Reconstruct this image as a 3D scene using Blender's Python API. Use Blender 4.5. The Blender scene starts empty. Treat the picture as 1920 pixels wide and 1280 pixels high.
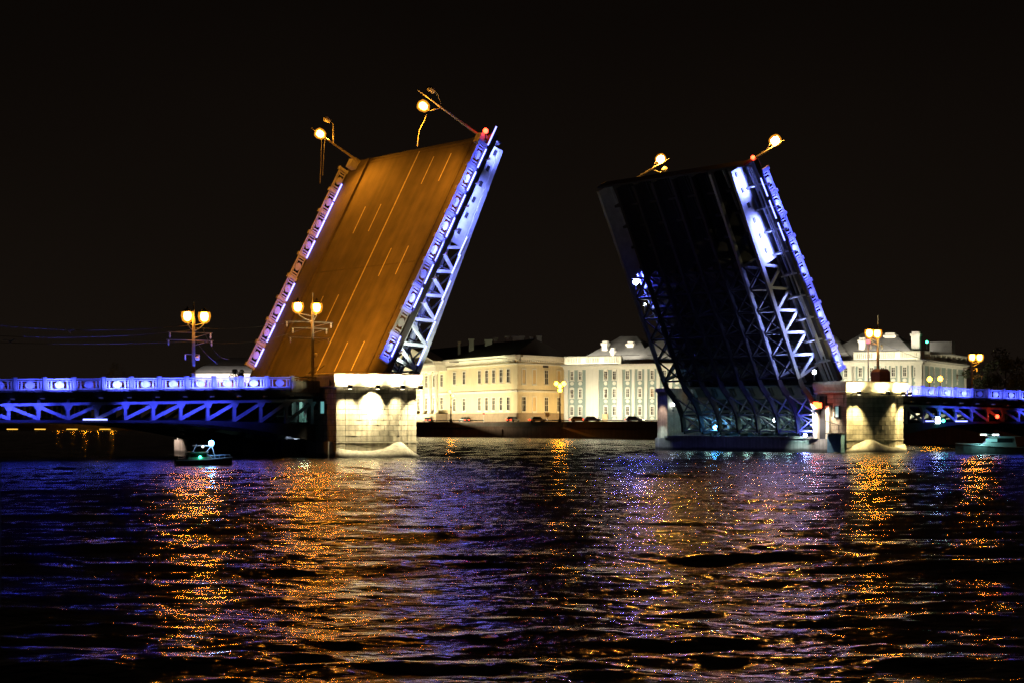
import bpy, bmesh, math, random
import numpy as np
from mathutils import Vector, Matrix, Euler
R = math.radians
random.seed(7)
rng = np.random.default_rng(11)
sc = bpy.context.scene
COL = sc.collection

# ------------------------------------------------------------------ camera, sky, exposure
CAM_H = 3.05
FPX = 3976.0                       # focal length in pixels of a 1920 px wide frame
HORIZON = 797.0
cam_d = bpy.data.cameras.new('camera'); cam = bpy.data.objects.new('camera', cam_d); COL.objects.link(cam)
cam.location = (0, 0, CAM_H); cam.rotation_euler = (R(90), 0, 0)
cam_d.sensor_width = 36.0; cam_d.lens = 36.0 * FPX / 1920.0
cam_d.shift_y = (HORIZON - 640.0) / 1920.0
cam_d.clip_start = 0.5; cam_d.clip_end = 9000
sc.camera = cam
world = bpy.data.worlds.new('World'); sc.world = world; world.use_nodes = True
bgn = world.node_tree.nodes['Background']
WN, WL = world.node_tree.nodes, world.node_tree.links          # night cloud lit by the city, paler towards the horizon
wtc = WN.new('ShaderNodeTexCoord'); wsp = WN.new('ShaderNodeSeparateXYZ'); WL.new(wtc.outputs['Generated'], wsp.inputs[0])
wno = WN.new('ShaderNodeTexNoise'); wno.inputs['Scale'].default_value = 3.5; wno.inputs['Detail'].default_value = 5; WL.new(wtc.outputs['Generated'], wno.inputs['Vector'])
wma = WN.new('ShaderNodeMath'); wma.operation = 'MULTIPLY_ADD'; WL.new(wno.outputs['Fac'], wma.inputs[0]); wma.inputs[1].default_value = 0.10; WL.new(wsp.outputs['Z'], wma.inputs[2])
wcr = WN.new('ShaderNodeValToRGB'); WL.new(wma.outputs[0], wcr.inputs[0]); WL.new(wcr.outputs[0], bgn.inputs[0])
wcr.color_ramp.elements[0].position = 0.06; wcr.color_ramp.elements[0].color = (0.0080, 0.0055, 0.0039, 1)
wcr.color_ramp.elements[1].position = 0.24; wcr.color_ramp.elements[1].color = (0.0030, 0.0020, 0.0014, 1)
bgn.inputs[1].default_value = 1.0
sc.view_settings.view_transform = 'Standard'; sc.view_settings.look = 'None'
sc.view_settings.exposure = 0.0; sc.view_settings.gamma = 1.0
sc.cycles.use_denoising = True; sc.cycles.denoising_prefilter = 'NONE'; sc.cycles.use_adaptive_sampling = False
sc.cycles.max_bounces = 5; sc.cycles.diffuse_bounces = 2; sc.cycles.glossy_bounces = 3
sc.cycles.transmission_bounces = 2; sc.cycles.caustics_reflective = False; sc.cycles.caustics_refractive = False
sc.cycles.sample_clamp_indirect = 45.0
sc.cycles.use_light_tree = True

# ------------------------------------------------------------------ helpers
class MB:
    """collects simple solids; build() links them as ONE mesh object"""
    def __init__(s, T=None): s.v = []; s.f = []; s.T = T or (lambda x, y, z: (x, y, z))
    def add(s, vs, fs):
        o = len(s.v); s.v += [tuple(s.T(*p)) for p in vs]; s.f += [tuple(i + o for i in f) for f in fs]
    def box(s, x0, x1, y0, y1, z0, z1):
        s.add([(x0,y0,z0),(x1,y0,z0),(x1,y1,z0),(x0,y1,z0),(x0,y0,z1),(x1,y0,z1),(x1,y1,z1),(x0,y1,z1)],
              [(0,3,2,1),(4,5,6,7),(0,1,5,4),(1,2,6,5),(2,3,7,6),(3,0,4,7)])
    def hexa(s, p): # 4 bottom + 4 top points
        s.add(p, [(0,3,2,1),(4,5,6,7),(0,1,5,4),(1,2,6,5),(2,3,7,6),(3,0,4,7)])
    def beam(s, p, q, w, h=None, up=(0,0,1)):
        h = h or w; p = Vector(p); q = Vector(q); d = (q-p).normalized(); u = Vector(up)
        a = d.cross(u)
        if a.length < 1e-4: a = d.cross(Vector((1,0,0)))
        a.normalize(); b = a.cross(d).normalized(); a = a*w/2; b = b*h/2
        s.hexa([p-a-b, p+a-b, p+a+b, p-a+b, q-a-b, q+a-b, q+a+b, q-a+b])
    def tube(s, pts, r, n=6):
        pts = [Vector(p) for p in pts]; rs = r if isinstance(r, (list, tuple)) else [r]*len(pts); vs = []
        for i, p in enumerate(pts):
            d = (pts[min(i+1, len(pts)-1)] - pts[max(i-1, 0)]).normalized()
            a = d.cross(Vector((0,0,1)))
            if a.length < 1e-3: a = d.cross(Vector((1,0,0)))
            a.normalize(); b = d.cross(a)
            for k in range(n):
                t = 2*math.pi*k/n; vs.append(p + (a*math.cos(t) + b*math.sin(t))*rs[i])
        fs = [(i*n+k, i*n+(k+1)%n, (i+1)*n+(k+1)%n, (i+1)*n+k) for i in range(len(pts)-1) for k in range(n)]
        fs += [tuple(range(n))[::-1], tuple((len(pts)-1)*n + k for k in range(n))]
        s.add(vs, fs)
    def prism(s, poly, axis, lo, hi):
        """poly: 2-D outline, extruded along axis 0/1/2"""
        def P(a, b, c): return (c,a,b) if axis == 0 else (a,c,b) if axis == 1 else (a,b,c)
        n = len(poly)
        s.add([P(a,b,lo) for a,b in poly] + [P(a,b,hi) for a,b in poly],
              [tuple(range(n))[::-1], tuple(range(n, 2*n))] + [(i, (i+1)%n, n+(i+1)%n, n+i) for i in range(n)])
    def lathe(s, prof, n=12, c=(0,0,0)):
        vs = []
        for r, z in prof:
            for k in range(n):
                t = 2*math.pi*k/n; vs.append((c[0]+r*math.cos(t), c[1]+r*math.sin(t), c[2]+z))
        m = len(prof)
        fs = [(i*n+k, i*n+(k+1)%n, (i+1)*n+(k+1)%n, (i+1)*n+k) for i in range(m-1) for k in range(n)]
        fs += [tuple(range(n))[::-1], tuple((m-1)*n+k for k in range(n))]
        s.add(vs, fs)
    def mesh(s, name, mat, smooth=False):
        me = bpy.data.meshes.new(name); me.from_pydata(s.v, [], s.f)
        bm = bmesh.new(); bm.from_mesh(me); bmesh.ops.recalc_face_normals(bm, faces=bm.faces); bm.to_mesh(me); bm.free()
        if smooth:
            me.polygons.foreach_set('use_smooth', [True]*len(me.polygons))
        if mat: me.materials.append(mat)
        return me
    def build(s, name, mat, parent=None, smooth=False):
        return inst(s.mesh(name, mat, smooth), name, parent)

def inst(me, name, parent=None, loc=(0,0,0), rot=(0,0,0), scale=(1,1,1)):
    o = bpy.data.objects.new(name, me); COL.objects.link(o)
    o.parent = parent; o.location = loc; o.rotation_euler = rot; o.scale = scale
    return o
def tag(o, label=None, cat=None, group=None, kind=None):
    if label: o['label'] = label
    if cat: o['category'] = cat
    if group: o['group'] = group
    if kind: o['kind'] = kind
    return o
def thing(name, label, cat, loc=(0,0,0), rot=(0,0,0), group=None):
    o = bpy.data.objects.new(name, None); COL.objects.link(o); o.empty_display_size = 0.3
    o.location = loc; o.rotation_euler = rot
    return tag(o, label, cat, group)
def light(kind, parent, loc, target, power, color, **k):
    d = bpy.data.lights.new('lamp_light', kind); d.energy = power; d.color = color
    for a, b in k.items(): setattr(d, a, b)
    o = bpy.data.objects.new('lamp_light', d); COL.objects.link(o); o.parent = parent
    o.location = loc
    if target is not None:
        o.rotation_euler = (Vector(target) - Vector(loc)).to_track_quat('-Z', 'Y').to_euler()
    return o
def spot(parent, loc, target, power, color, angle=70, blend=0.6, radius=0.08):
    return light('SPOT', parent, loc, target, power, color, spot_size=R(angle), spot_blend=blend, shadow_soft_size=radius)
def strip(parent, loc, target, along, length, power, color, width=0.12, spread=170):
    """linear LED / flood fixture: a rectangular light whose long side runs along `along` (parent frame)"""
    z = -(Vector(target) - Vector(loc)).normalized(); x = Vector(along).normalized()
    x = (x - z*x.dot(z)).normalized(); y = z.cross(x)
    o = light('AREA', parent, loc, None, power, color, shape='RECTANGLE', size=length, size_y=width, spread=R(spread))
    o.rotation_euler = Matrix((x, y, z)).transposed().to_euler()
    return o

# ------------------------------------------------------------------ materials
def new_mat(name):
    m = bpy.data.materials.new(name); m.use_nodes = True
    return m, m.node_tree.nodes, m.node_tree.links, m.node_tree.nodes['Principled BSDF']
def mat(name, col, rough=0.7, var=0.2, scale=2.0, bump=0.0, metal=0.0, streak=0.0, per_obj=0.0, spec=0.4, tide=0.0):
    m, N, L, b = new_mat(name)
    b.inputs['Roughness'].default_value = rough; b.inputs['Metallic'].default_value = metal
    b.inputs['Specular IOR Level'].default_value = spec
    tc = N.new('ShaderNodeTexCoord')
    n1 = N.new('ShaderNodeTexNoise'); n1.inputs['Scale'].default_value = scale; n1.inputs['Detail'].default_value = 6
    n1.inputs['Roughness'].default_value = 0.65
    L.new(tc.outputs['Object'], n1.inputs['Vector'])
    mr = N.new('ShaderNodeMapRange'); mr.inputs['From Min'].default_value = 0.3; mr.inputs['From Max'].default_value = 0.7
    mr.inputs['To Min'].default_value = 1-var; mr.inputs['To Max'].default_value = 1+var
    L.new(n1.outputs['Fac'], mr.inputs['Value'])
    val = mr.outputs[0]
    if streak:
        mp = N.new('ShaderNodeMapping'); mp.inputs['Scale'].default_value = (3.0, 3.0, 0.12)
        L.new(tc.outputs['Object'], mp.inputs['Vector'])
        n2 = N.new('ShaderNodeTexNoise'); n2.inputs['Scale'].default_value = 1.0; n2.inputs['Detail'].default_value = 4
        L.new(mp.outputs[0], n2.inputs['Vector'])
        m2 = N.new('ShaderNodeMapRange'); m2.inputs['From Min'].default_value = 0.35; m2.inputs['From Max'].default_value = 0.65
        m2.inputs['To Min'].default_value = 1-streak; m2.inputs['To Max'].default_value = 1.0
        L.new(n2.outputs['Fac'], m2.inputs['Value'])
        mu = N.new('ShaderNodeMath'); mu.operation = 'MULTIPLY'; L.new(val, mu.inputs[0]); L.new(m2.outputs[0], mu.inputs[1]); val = mu.outputs[0]
    if per_obj:
        oi = N.new('ShaderNodeObjectInfo'); m3 = N.new('ShaderNodeMapRange')
        m3.inputs['To Min'].default_value = 1-per_obj; m3.inputs['To Max'].default_value = 1+per_obj
        L.new(oi.outputs['Random'], m3.inputs['Value'])
        mu = N.new('ShaderNodeMath'); mu.operation = 'MULTIPLY'; L.new(val, mu.inputs[0]); L.new(m3.outputs[0], mu.inputs[1]); val = mu.outputs[0]
    if tide:      # dark weed and wet stone just above the river
        ge = N.new('ShaderNodeNewGeometry'); sx = N.new('ShaderNodeSeparateXYZ'); L.new(ge.outputs['Position'], sx.inputs[0])
        ad = N.new('ShaderNodeMath'); ad.operation = 'MULTIPLY_ADD'; L.new(n1.outputs['Fac'], ad.inputs[0]); ad.inputs[1].default_value = -0.5; L.new(sx.outputs['Z'], ad.inputs[2])
        m5 = N.new('ShaderNodeMapRange'); m5.inputs['From Min'].default_value = tide-.38; m5.inputs['From Max'].default_value = tide-.12; m5.inputs['To Min'].default_value = 0.22
        L.new(ad.outputs[0], m5.inputs['Value'])
        mu = N.new('ShaderNodeMath'); mu.operation = 'MULTIPLY'; L.new(val, mu.inputs[0]); L.new(m5.outputs[0], mu.inputs[1]); val = mu.outputs[0]
    mx = N.new('ShaderNodeVectorMath'); mx.operation = 'SCALE'; mx.inputs[0].default_value = col
    L.new(val, mx.inputs['Scale']); L.new(mx.outputs[0], b.inputs['Base Color'])
    if bump:
        bp = N.new('ShaderNodeBump'); bp.inputs['Strength'].default_value = bump; bp.inputs['Distance'].default_value = 0.03
        n4 = N.new('ShaderNodeTexNoise'); n4.inputs['Scale'].default_value = scale*6; n4.inputs['Detail'].default_value = 4
        L.new(tc.outputs['Object'], n4.inputs['Vector']); L.new(n4.outputs['Fac'], bp.inputs['Height']); L.new(bp.outputs[0], b.inputs['Normal'])
    return m
def glow(name, col, strength):
    m, N, L, b = new_mat(name)
    b.inputs['Base Color'].default_value = (0.3, 0.3, 0.3, 1)
    b.inputs['Emission Color'].default_value = (*col, 1); b.inputs['Emission Strength'].default_value = strength
    return m

SODIUM = (1.0, 0.305, 0.015); TRUSS = (0.055, 0.07, 1.0); WARM = (1.0, 0.80, 0.42); FLOOD = (1.0, 0.86, 0.50); BLUE = (0.085, 0.105, 1.0); TEAL = (0.55, 1.0, 0.85)
M = {}
M['granite']  = mat('granite', (0.40, 0.36, 0.27), 0.8, 0.30, 1.6, 0.5, streak=0.35, per_obj=0.18, tide=.45)
M['mortar']   = mat('mortar', (0.09, 0.08, 0.06), 0.95, 0.2, 3)
M['cap']      = mat('cap_granite', (0.50, 0.46, 0.37), 0.75, 0.18, 1.5, 0.3, streak=0.15)
M['apron']    = mat('pale_concrete', (0.50, 0.47, 0.38), 0.8, 0.28, 1.6, 0.6, streak=0.3, tide=.30)
M['base']     = mat('wet_concrete', (0.33, 0.31, 0.29), 0.75, 0.3, 0.7, 0.4, streak=0.35, tide=.40)
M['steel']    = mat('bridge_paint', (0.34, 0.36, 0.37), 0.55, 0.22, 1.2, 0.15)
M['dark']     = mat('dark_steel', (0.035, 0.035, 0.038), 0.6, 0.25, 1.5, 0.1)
M['rail']     = mat('railing_paint', (0.33, 0.35, 0.38), 0.5, 0.12, 3)
M['mark']     = mat('road_paint', (0.40, 0.39, 0.36), 0.8, 0.4, 2.5)
M['kerb']     = mat('dark_kerb', (0.05, 0.045, 0.04), 0.8, 0.3, 2)
M['walk']     = mat('sidewalk', (0.13, 0.12, 0.11), 0.85, 0.2, 1.5, 0.2)
M['pole']     = mat('pole_paint', (0.22, 0.22, 0.20), 0.5, 0.15, 3)
M['black']    = mat('black_metal', (0.02, 0.02, 0.022), 0.5, 0.2, 4)
M['yellow']   = mat('yellow_stucco', (0.70, 0.60, 0.40), 0.9, 0.08, 0.25, 0, streak=0.10)
M['ochre']    = mat('ochre_stucco', (0.62, 0.46, 0.25), 0.9, 0.08, 0.25, 0, streak=0.10)
M['plinth']   = mat('plinth_stone', (0.30, 0.23, 0.16), 0.9, 0.15, 0.6)
M['white']    = mat('white_stucco', (0.74, 0.71, 0.62), 0.85, 0.06, 0.4, 0, streak=0.08)
M['teal']     = mat('teal_stucco', (0.27, 0.34, 0.31), 0.9, 0.08, 0.3, 0, streak=0.1)
M['roof']     = mat('grey_roof', (0.16, 0.155, 0.15), 0.6, 0.2, 0.5)
M['darkroof'] = mat('dark_roof', (0.05, 0.04, 0.035), 0.7, 0.2, 0.5)
M['chimney']  = mat('chimney_plaster', (0.55, 0.52, 0.46), 0.9, 0.15, 0.8)
M['pane']     = mat('window_glass', (0.022, 0.020, 0.018), 0.15, 0.3, 0.5, per_obj=0.5)
M['quay']     = mat('quay_granite', (0.11, 0.065, 0.05), 0.85, 0.3, 0.5, 0.3, streak=0.3)
M['ground']   = mat('quay_paving', (0.10, 0.09, 0.08), 0.9, 0.3, 0.3)
M['leaf']     = mat('foliage', (0.07, 0.085, 0.035), 0.7, 0.3, 1.0)
M['bark']     = mat('bark', (0.07, 0.05, 0.035), 0.9, 0.3, 3)
M['hull']     = mat('boat_hull', (0.2, 0.2, 0.2), 0.35, 0.15, 2)
M['boatwhite']= mat('boat_white', (0.5, 0.5, 0.5), 0.4, 0.1, 2)
M['boatglass']= mat('boat_glass', (0.02, 0.025, 0.03), 0.08, 0.1, 2)
M['machine']  = mat('machine_green', (0.07, 0.10, 0.095), 0.5, 0.4, 1.2, 0.2)
M['signbox']  = mat('purple_sign', (0.10, 0.06, 0.14), 0.6, 0.15, 2)
M['bluepanel']= mat('blue_panel', (0.14, 0.27, 0.36), 0.6, 0.25, 2)
M['signred']  = mat('sign_red', (0.55, 0.05, 0.04), 0.5, 0.05, 2)
M['signwhite']= mat('sign_white', (0.75, 0.75, 0.72), 0.5, 0.05, 2)
M['wire']     = mat('cable_rubber', (0.10, 0.09, 0.08), 0.6, 0.1, 2)
M['gull']     = mat('gull_feathers', (0.7, 0.7, 0.68), 0.8, 0.1, 4)
M['g_sodium'] = glow('sodium_globe', (1.0, 0.35, 0.022), 150)
M['g_sodium_tip'] = glow('sodium_globe_high', (1.0, 0.40, 0.05), 1100)
M['g_sodium_far'] = glow('sodium_lantern', (1.0, 0.38, 0.012), 55)
M['g_led']    = glow('blue_led', (0.20, 0.23, 1.0), 4.6)
M['g_leddim'] = glow('blue_led_dim', (0.16, 0.18, 1.0), 0.9)
M['g_white']  = glow('white_bulb', (0.80, 0.95, 1.0), 22)
M['g_blue']   = glow('blue_bulb', (0.07, 0.085, 1.0), 600)
M['g_cyan']   = glow('cyan_beacon', (0.08, 0.42, 1.0), 90)
M['g_red']    = glow('red_lamp', (1.0, 0.035, 0.012), 14)
M['g_redsig'] = glow('red_signal', (1.0, 0.10, 0.02), 8)
M['g_green']  = glow('green_lamp', (0.05, 1.0, 0.45), 10)
def shell(name, col, strength, opaque):
    m, N, L, b = new_mat(name); N.remove(b); e = N.new('ShaderNodeEmission'); t = N.new('ShaderNodeBsdfTransparent'); x = N.new('ShaderNodeMixShader')
    e.inputs[0].default_value = (*col, 1); e.inputs[1].default_value = strength; x.inputs[0].default_value = opaque
    L.new(t.outputs[0], x.inputs[1]); L.new(e.outputs[0], x.inputs[2]); L.new(x.outputs[0], N['Material Output'].inputs[0]); return m
M['shell'] = shell('amber_halo_glass', (1.0, 0.36, 0.025), 1.5, 0.38)  # self-glowing glass: the lamp's orange halo put into the shell
M['g_pontoon'] = glow('pontoon_light', (1.0, 0.50, 0.06), 2.2)
M['g_teal']   = glow('teal_window', (0.25, 0.75, 0.75), 0.5)
M['g_flood']  = glow('flood_lens', (1.0, 0.88, 0.6), 10)

def asphalt():
    m, N, L, b = new_mat('asphalt')
    tc = N.new('ShaderNodeTexCoord')
    mp = N.new('ShaderNodeMapping'); mp.inputs['Scale'].default_value = (0.035, 0.9, 1.0); L.new(tc.outputs['Object'], mp.inputs['Vector'])
    n1 = N.new('ShaderNodeTexNoise'); n1.inputs['Scale'].default_value = 1.0; n1.inputs['Detail'].default_value = 5; L.new(mp.outputs[0], n1.inputs['Vector'])
    n2 = N.new('ShaderNodeTexNoise'); n2.inputs['Scale'].default_value = 0.5; n2.inputs['Detail'].default_value = 8; L.new(tc.outputs['Object'], n2.inputs['Vector'])
    n3 = N.new('ShaderNodeTexNoise'); n3.inputs['Scale'].default_value = 14; n3.inputs['Detail'].default_value = 3; L.new(tc.outputs['Object'], n3.inputs['Vector'])
    a1 = N.new('ShaderNodeMath'); a1.operation = 'ADD'; L.new(n1.outputs['Fac'], a1.inputs[0]); L.new(n2.outputs['Fac'], a1.inputs[1])
    a2 = N.new('ShaderNodeMath'); a2.operation = 'MULTIPLY_ADD'; L.new(n3.outputs['Fac'], a2.inputs[0]); a2.inputs[1].default_value = 0.6; L.new(a1.outputs[0], a2.inputs[2])
    cr = N.new('ShaderNodeValToRGB'); L.new(a2.outputs[0], cr.inputs[0])
    mr = N.new('ShaderNodeMapRange'); mr.inputs['From Min'].default_value = 0.85; mr.inputs['From Max'].default_value = 1.75; L.new(a2.outputs[0], mr.inputs['Value'])
    L.new(mr.outputs[0], cr.inputs[0])
    cr.color_ramp.elements[0].color = (0.030, 0.028, 0.026, 1); cr.color_ramp.elements[1].color = (0.096, 0.089, 0.080, 1)
    L.new(cr.outputs[0], b.inputs['Base Color']); b.inputs['Roughness'].default_value = 0.85
    return m
M['asphalt'] = asphalt()

def water_mat():
    m, N, L, b = new_mat('river_water')
    b.inputs['Base Color'].default_value = (0.004, 0.005, 0.006, 1)
    b.inputs['Roughness'].default_value = 0.155; b.inputs['IOR'].default_value = 1.333
    tc = N.new('ShaderNodeTexCoord')
    prev = None
    for sx, sy, sc_, dist, det in ((0.75, 1.0, 7.5, 0.030, 1), (0.7, 1.0, 3.0, 0.125, 1), (0.7, 1.0, 1.2, 0.12, 2)):
        mp = N.new('ShaderNodeMapping'); mp.inputs['Scale'].default_value = (sx, sy, 1); L.new(tc.outputs['Object'], mp.inputs['Vector'])
        n = N.new('ShaderNodeTexNoise'); n.inputs['Scale'].default_value = sc_; n.inputs['Detail'].default_value = det; n.inputs['Distortion'].default_value = 0.4
        n.inputs['Roughness'].default_value = 0.55
        L.new(mp.outputs[0], n.inputs['Vector'])
        bp = N.new('ShaderNodeBump'); bp.inputs['Strength'].default_value = 1.0; bp.inputs['Distance'].default_value = dist
        L.new(n.outputs['Fac'], bp.inputs['Height'])
        if prev: L.new(prev.outputs[0], bp.inputs['Normal'])
        prev = bp
    L.new(prev.outputs[0], b.inputs['Normal'])
    return m
M['water'] = water_mat()
# ------------------------------------------------------------------ frames of reference
PHI = R(35.0); CP, SP = math.cos(PHI), math.sin(PHI)
P0 = (-330*200/FPX, 200.0)         # near left corner of the left pier
def W(u, v, z=0.0):                # bridge frame (u along, v across away from the viewer) -> world
    return Vector((P0[0] + u*CP - v*SP, P0[1] + u*SP + v*CP, z))
PIER = 8.9; MID = 74.9             # pier thickness; total of both piers and channel
BROT = (0, 0, PHI)

# ------------------------------------------------------------------ water
def build_water():
    ys = [10.0]
    while ys[-1] < 720: ys.append(ys[-1] + max(0.085, 0.0046*ys[-1]))
    inner = len(ys)
    ys = [-400, -100, -20, 0] + ys + [760, 850, 1000, 1600, 2600, 6000]
    xi = list(np.linspace(-1, 1, 600))
    ys = np.array(ys); ny = len(ys)
    half = 0.34*np.clip(ys, 0, 1e9) + 14
    cols = [-4000, -900] + [None]*len(xi) + [900, 4000]
    X = np.zeros((ny, len(xi)+4)); Y = np.repeat(ys[:, None], X.shape[1], 1)
    X[:, 2:-2] = half[:, None]*np.array(xi)[None, :]
    X[:, 0] = -6000; X[:, 1] = -half*1.25 - 30; X[:, -2] = half*1.25 + 30; X[:, -1] = 6000
    Z = np.zeros_like(X)
    r = np.random.default_rng(5)
    for lam, amp, cnt in ((9.0, 0.017, 6), (4.6, 0.018, 9), (2.3, 0.013, 12), (1.25, 0.006, 16), (0.7, 0.004, 18)):
        for _ in range(cnt):
            l = lam*math.exp(r.normal(0, 0.22)); th = r.normal(0.12, 0.42); k = 2*math.pi/l
            kx, ky = k*math.sin(th), k*math.cos(th); a = amp*r.uniform(0.5, 1.3)*math.sqrt(6/cnt)
            p = kx*X + ky*Y + r.uniform(0, 6.28)
            Z += a*(np.sin(p) + 0.22*np.sin(2*p + 1.5))
    # gusts: calmer and rougher patches
    g = np.zeros_like(X)
    for _ in range(7):
        l = r.uniform(18, 60); th = r.normal(0, 0.5); g += np.sin(2*math.pi/l*(math.sin(th)*X*0.5 + math.cos(th)*Y) + r.uniform(0, 6.28))
    Z *= np.clip(1.0 + 0.11*g, 0.55, 1.4)
    fy = np.clip((ys - 9)/4, 0, 1)*np.clip((740 - ys)/60, 0, 1)
    fx = np.clip((1 - np.abs(np.array([9, 9] + xi + [9, 9])))/0.03, 0, 1)
    Z *= fy[:, None]*fx[None, :]
    nx = X.shape[1]
    V = np.stack([X, Y, Z], -1).reshape(-1, 3)
    i = np.arange(ny-1)[:, None]*nx + np.arange(nx-1)[None, :]
    F = np.stack([i, i+1, i+nx+1, i+nx], -1).reshape(-1, 4)
    me = bpy.data.meshes.new('water')
    me.vertices.add(len(V)); me.vertices.foreach_set('co', V.ravel())
    me.loops.add(F.size); me.loops.foreach_set('vertex_index', F.ravel().astype(np.int32))
    me.polygons.add(len(F)); me.polygons.foreach_set('loop_start', np.arange(0, F.size, 4, dtype=np.int32))
    me.polygons.foreach_set('use_smooth', np.ones(len(F), bool)); me.update(calc_edges=True)
    me.materials.append(M['water'])
    return tag(inst(me, 'water'), kind='structure')
build_water()

# ------------------------------------------------------------------ far banks
GZ = 3.85
bank = [(-106, 685), (-63, 628), (-25.4, 577), (13.3, 527), (31.1, 466), (67.9, 346), (112, 215), (170, 120), (420, 60)]
m = MB(); m.prism(bank + [(2500, 60), (2500, 2500), (-160, 2500)], 2, -2, GZ)
tag(m.build('quay_ground', M['ground']), kind='structure')
m = MB(); m.prism([(-2500, 1400), (-150, 1400), (-150, 2500), (-2500, 2500)], 2, -2, 4.2)
tag(m.build('far_bank', M['ground']), kind='structure')
def quay(a, b, label):
    a = Vector((*a, 0)); b = Vector((*b, 0)); L = (b-a).length; ang = math.atan2(b.y-a.y, b.x-a.x)
    t = thing('quay_wall', label, 'embankment wall', a, (0, 0, ang), 'granite walls along the far embankment')
    m = MB(); m.box(0, L, -0.12, 0.5, -1.5, GZ - 1.25); m.build('wall_face', M['quay'], t)
    m = MB(); m.box(0, L, -0.34, 0.62, GZ - 1.25, GZ - 1.0); m.build('coping', M['quay'], t)
    m = MB(); m.box(0, L, 0.0, 0.42, GZ - 1.0, GZ + 0.10); m.box(-0.0, L, -0.06, 0.48, GZ + 0.10, GZ + 0.22); m.build('parapet', M['quay'], t)
    return t
quay(bank[0], bank[1], 'dark granite embankment wall at far left, below the low grey roofed building')
quay(bank[1], bank[2], 'dark granite embankment wall behind the left bridge pier')
q = quay(bank[2], bank[3], 'dark brown embankment wall below the yellow building with tall windows')
m = MB()
m.box(37.0, 37.9, -0.5, -0.15, -1.0, 2.1); m.build('mooring_pier', M['quay'], q)
q = quay(bank[3], bank[4], 'dark brown embankment wall with sloping steps below the teal and white building')
m = MB(); m.hexa([(3, -2.2, -1), (26, -2.2, -1), (26, -0.34, -1), (3, -0.34, -1), (3, -2.2, 2.6), (26, -2.2, 0.3), (26, -0.34, 0.3), (3, -0.34, 2.6)]); m.build('stair_ramp', M['quay'], q)
m = MB(); m.box(-0.2, 1.6, -0.75, -0.345, -1.2, 3.7); m.build('buttress', M['quay'], q)
quay(bank[4], bank[5], 'dark embankment wall running behind the raised right leaf to the right pier')
quay(bank[5], bank[6], 'dark embankment wall under the right fixed span')

# ------------------------------------------------------------------ buildings
class Face:
    """a straight facade from p0 to p1 (plan points); coordinates: s along, d outward, z up"""
    def __init__(s, p0, p1, origin):
        s.p0 = Vector(p0); s.p1 = Vector(p1); s.d = (s.p1 - s.p0); s.len = s.d.length; s.d.normalize()
        s.n = Vector((s.d.y, -s.d.x)); s.o = Vector(origin)
    def T(s, a, d, z):
        p = s.p0 + s.d*a + s.n*d - s.o; return (p.x, p.y, z)
    def ang(s): return math.atan2(s.d.y, s.d.x)
    def sx(s, px):     # where the sight line measured at px meets this facade
        k = (px - 960)/FPX
        return (k*s.p0.y - s.p0.x)/(s.d.x - k*s.d.y)
    def zat(s, px, py):
        p = s.p0 + s.d*s.sx(px); return CAM_H + (HORIZON - py)/FPX*p.y
def window_meshes(tag_, w, h, fw, glass, frame_mat, bars=True, arch=0.0, sill=True, keystone=False):
    """local: x along, y outward negative, z up from the window centre"""
    f = MB(); y0, y1 = -0.14, 0.02
    hw, hh = w/2, h/2
    f.box(-hw-fw, -hw, y0, y1, -hh-fw, hh+fw); f.box(hw, hw+fw, y0, y1, -hh-fw, hh+fw)
    f.box(-hw, hw, y0, y1, hh, hh+fw); f.box(-hw, hw, y0, y1, -hh-fw, -hh)
    if arch:
        pts = [(-hw-fw, hh+fw)] + [((hw+fw)*math.cos(t), hh+fw+arch*math.sin(t)) for t in np.linspace(math.pi, 0, 9)[1:-1]] + [(hw+fw, hh+fw)]
        f.prism(pts, 1, y0-0.02, y1)
    if sill: f.box(-hw-fw-0.08, hw+fw+0.08, -0.26, y1, -hh-fw-0.14, -hh-fw)
    if keystone:
        pts = [((hw+fw*0.6)*math.cos(t), -hh-fw-0.75 + 0.48*math.sin(t)) for t in np.linspace(0, 2*math.pi, 13)[:-1]]
        f.prism(pts, 1, y0+0.02, y1)
    if bars:
        f.box(-0.05, 0.05, -0.05, -0.01, -hh, hh)
        for z in (0.28, -0.05): f.box(-hw, hw, -0.05, -0.01, z*h-0.04, z*h+0.04)
    p = MB(); p.box(-hw, hw, -0.008, 0.015, -hh, hh)
    return f.mesh('window', frame_mat), p.mesh('pane', glass)
def put_window(face, root, meshes, s, z, d=0.0):
    x, y, zz = face.T(s, d, z)
    w = inst(meshes[0], 'window', root, (x, y, zz), (0, 0, face.ang()))
    inst(meshes[1], 'pane', w)
    return w

# yellow academy building with portico
O1 = (1.4, 545.0)
acad = thing('academy_building', 'long pale yellow building with white columned portico and dark roof on the far embankment', 'building', (*O1, 0))
FA = Face((-52.0, 670.0), O1, O1); FB = Face(O1, (15.2, 567.0), O1)
TOPZ = 21.2
b0 = Vector(FA.p0) - FA.n*26; b1 = Vector(FB.p1) - FB.n*1
m = MB(); m.prism([(p[0]-O1[0], p[1]-O1[1]) for p in (tuple(FA.p0), O1, tuple(FB.p1), (-8, 600), (b0.x, b0.y))], 2, 3.4, TOPZ - 1.2)
m.build('wall', M['yellow'], acad)
m = MB(FA.T); m.box(0, FA.len, 0, 0.25, 3.5, 6.3); m.T = FB.T; m.box(0, FB.len, 0, 0.25, 3.5, 6.3); m.build('plinth', M['plinth'], acad)
m = MB(FA.T)
m.box(0, FA.len, 0, 0.22, 11.7, 12.2); m.box(0, FA.len, 0, 0.35, TOPZ-2.4, TOPZ-2.1)
m.T = FB.T
m.box(0, FB.len, 0, 0.22, 11.7, 12.2); m.box(0, FB.len, 0, 0.35, TOPZ-2.4, TOPZ-2.1)
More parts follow.
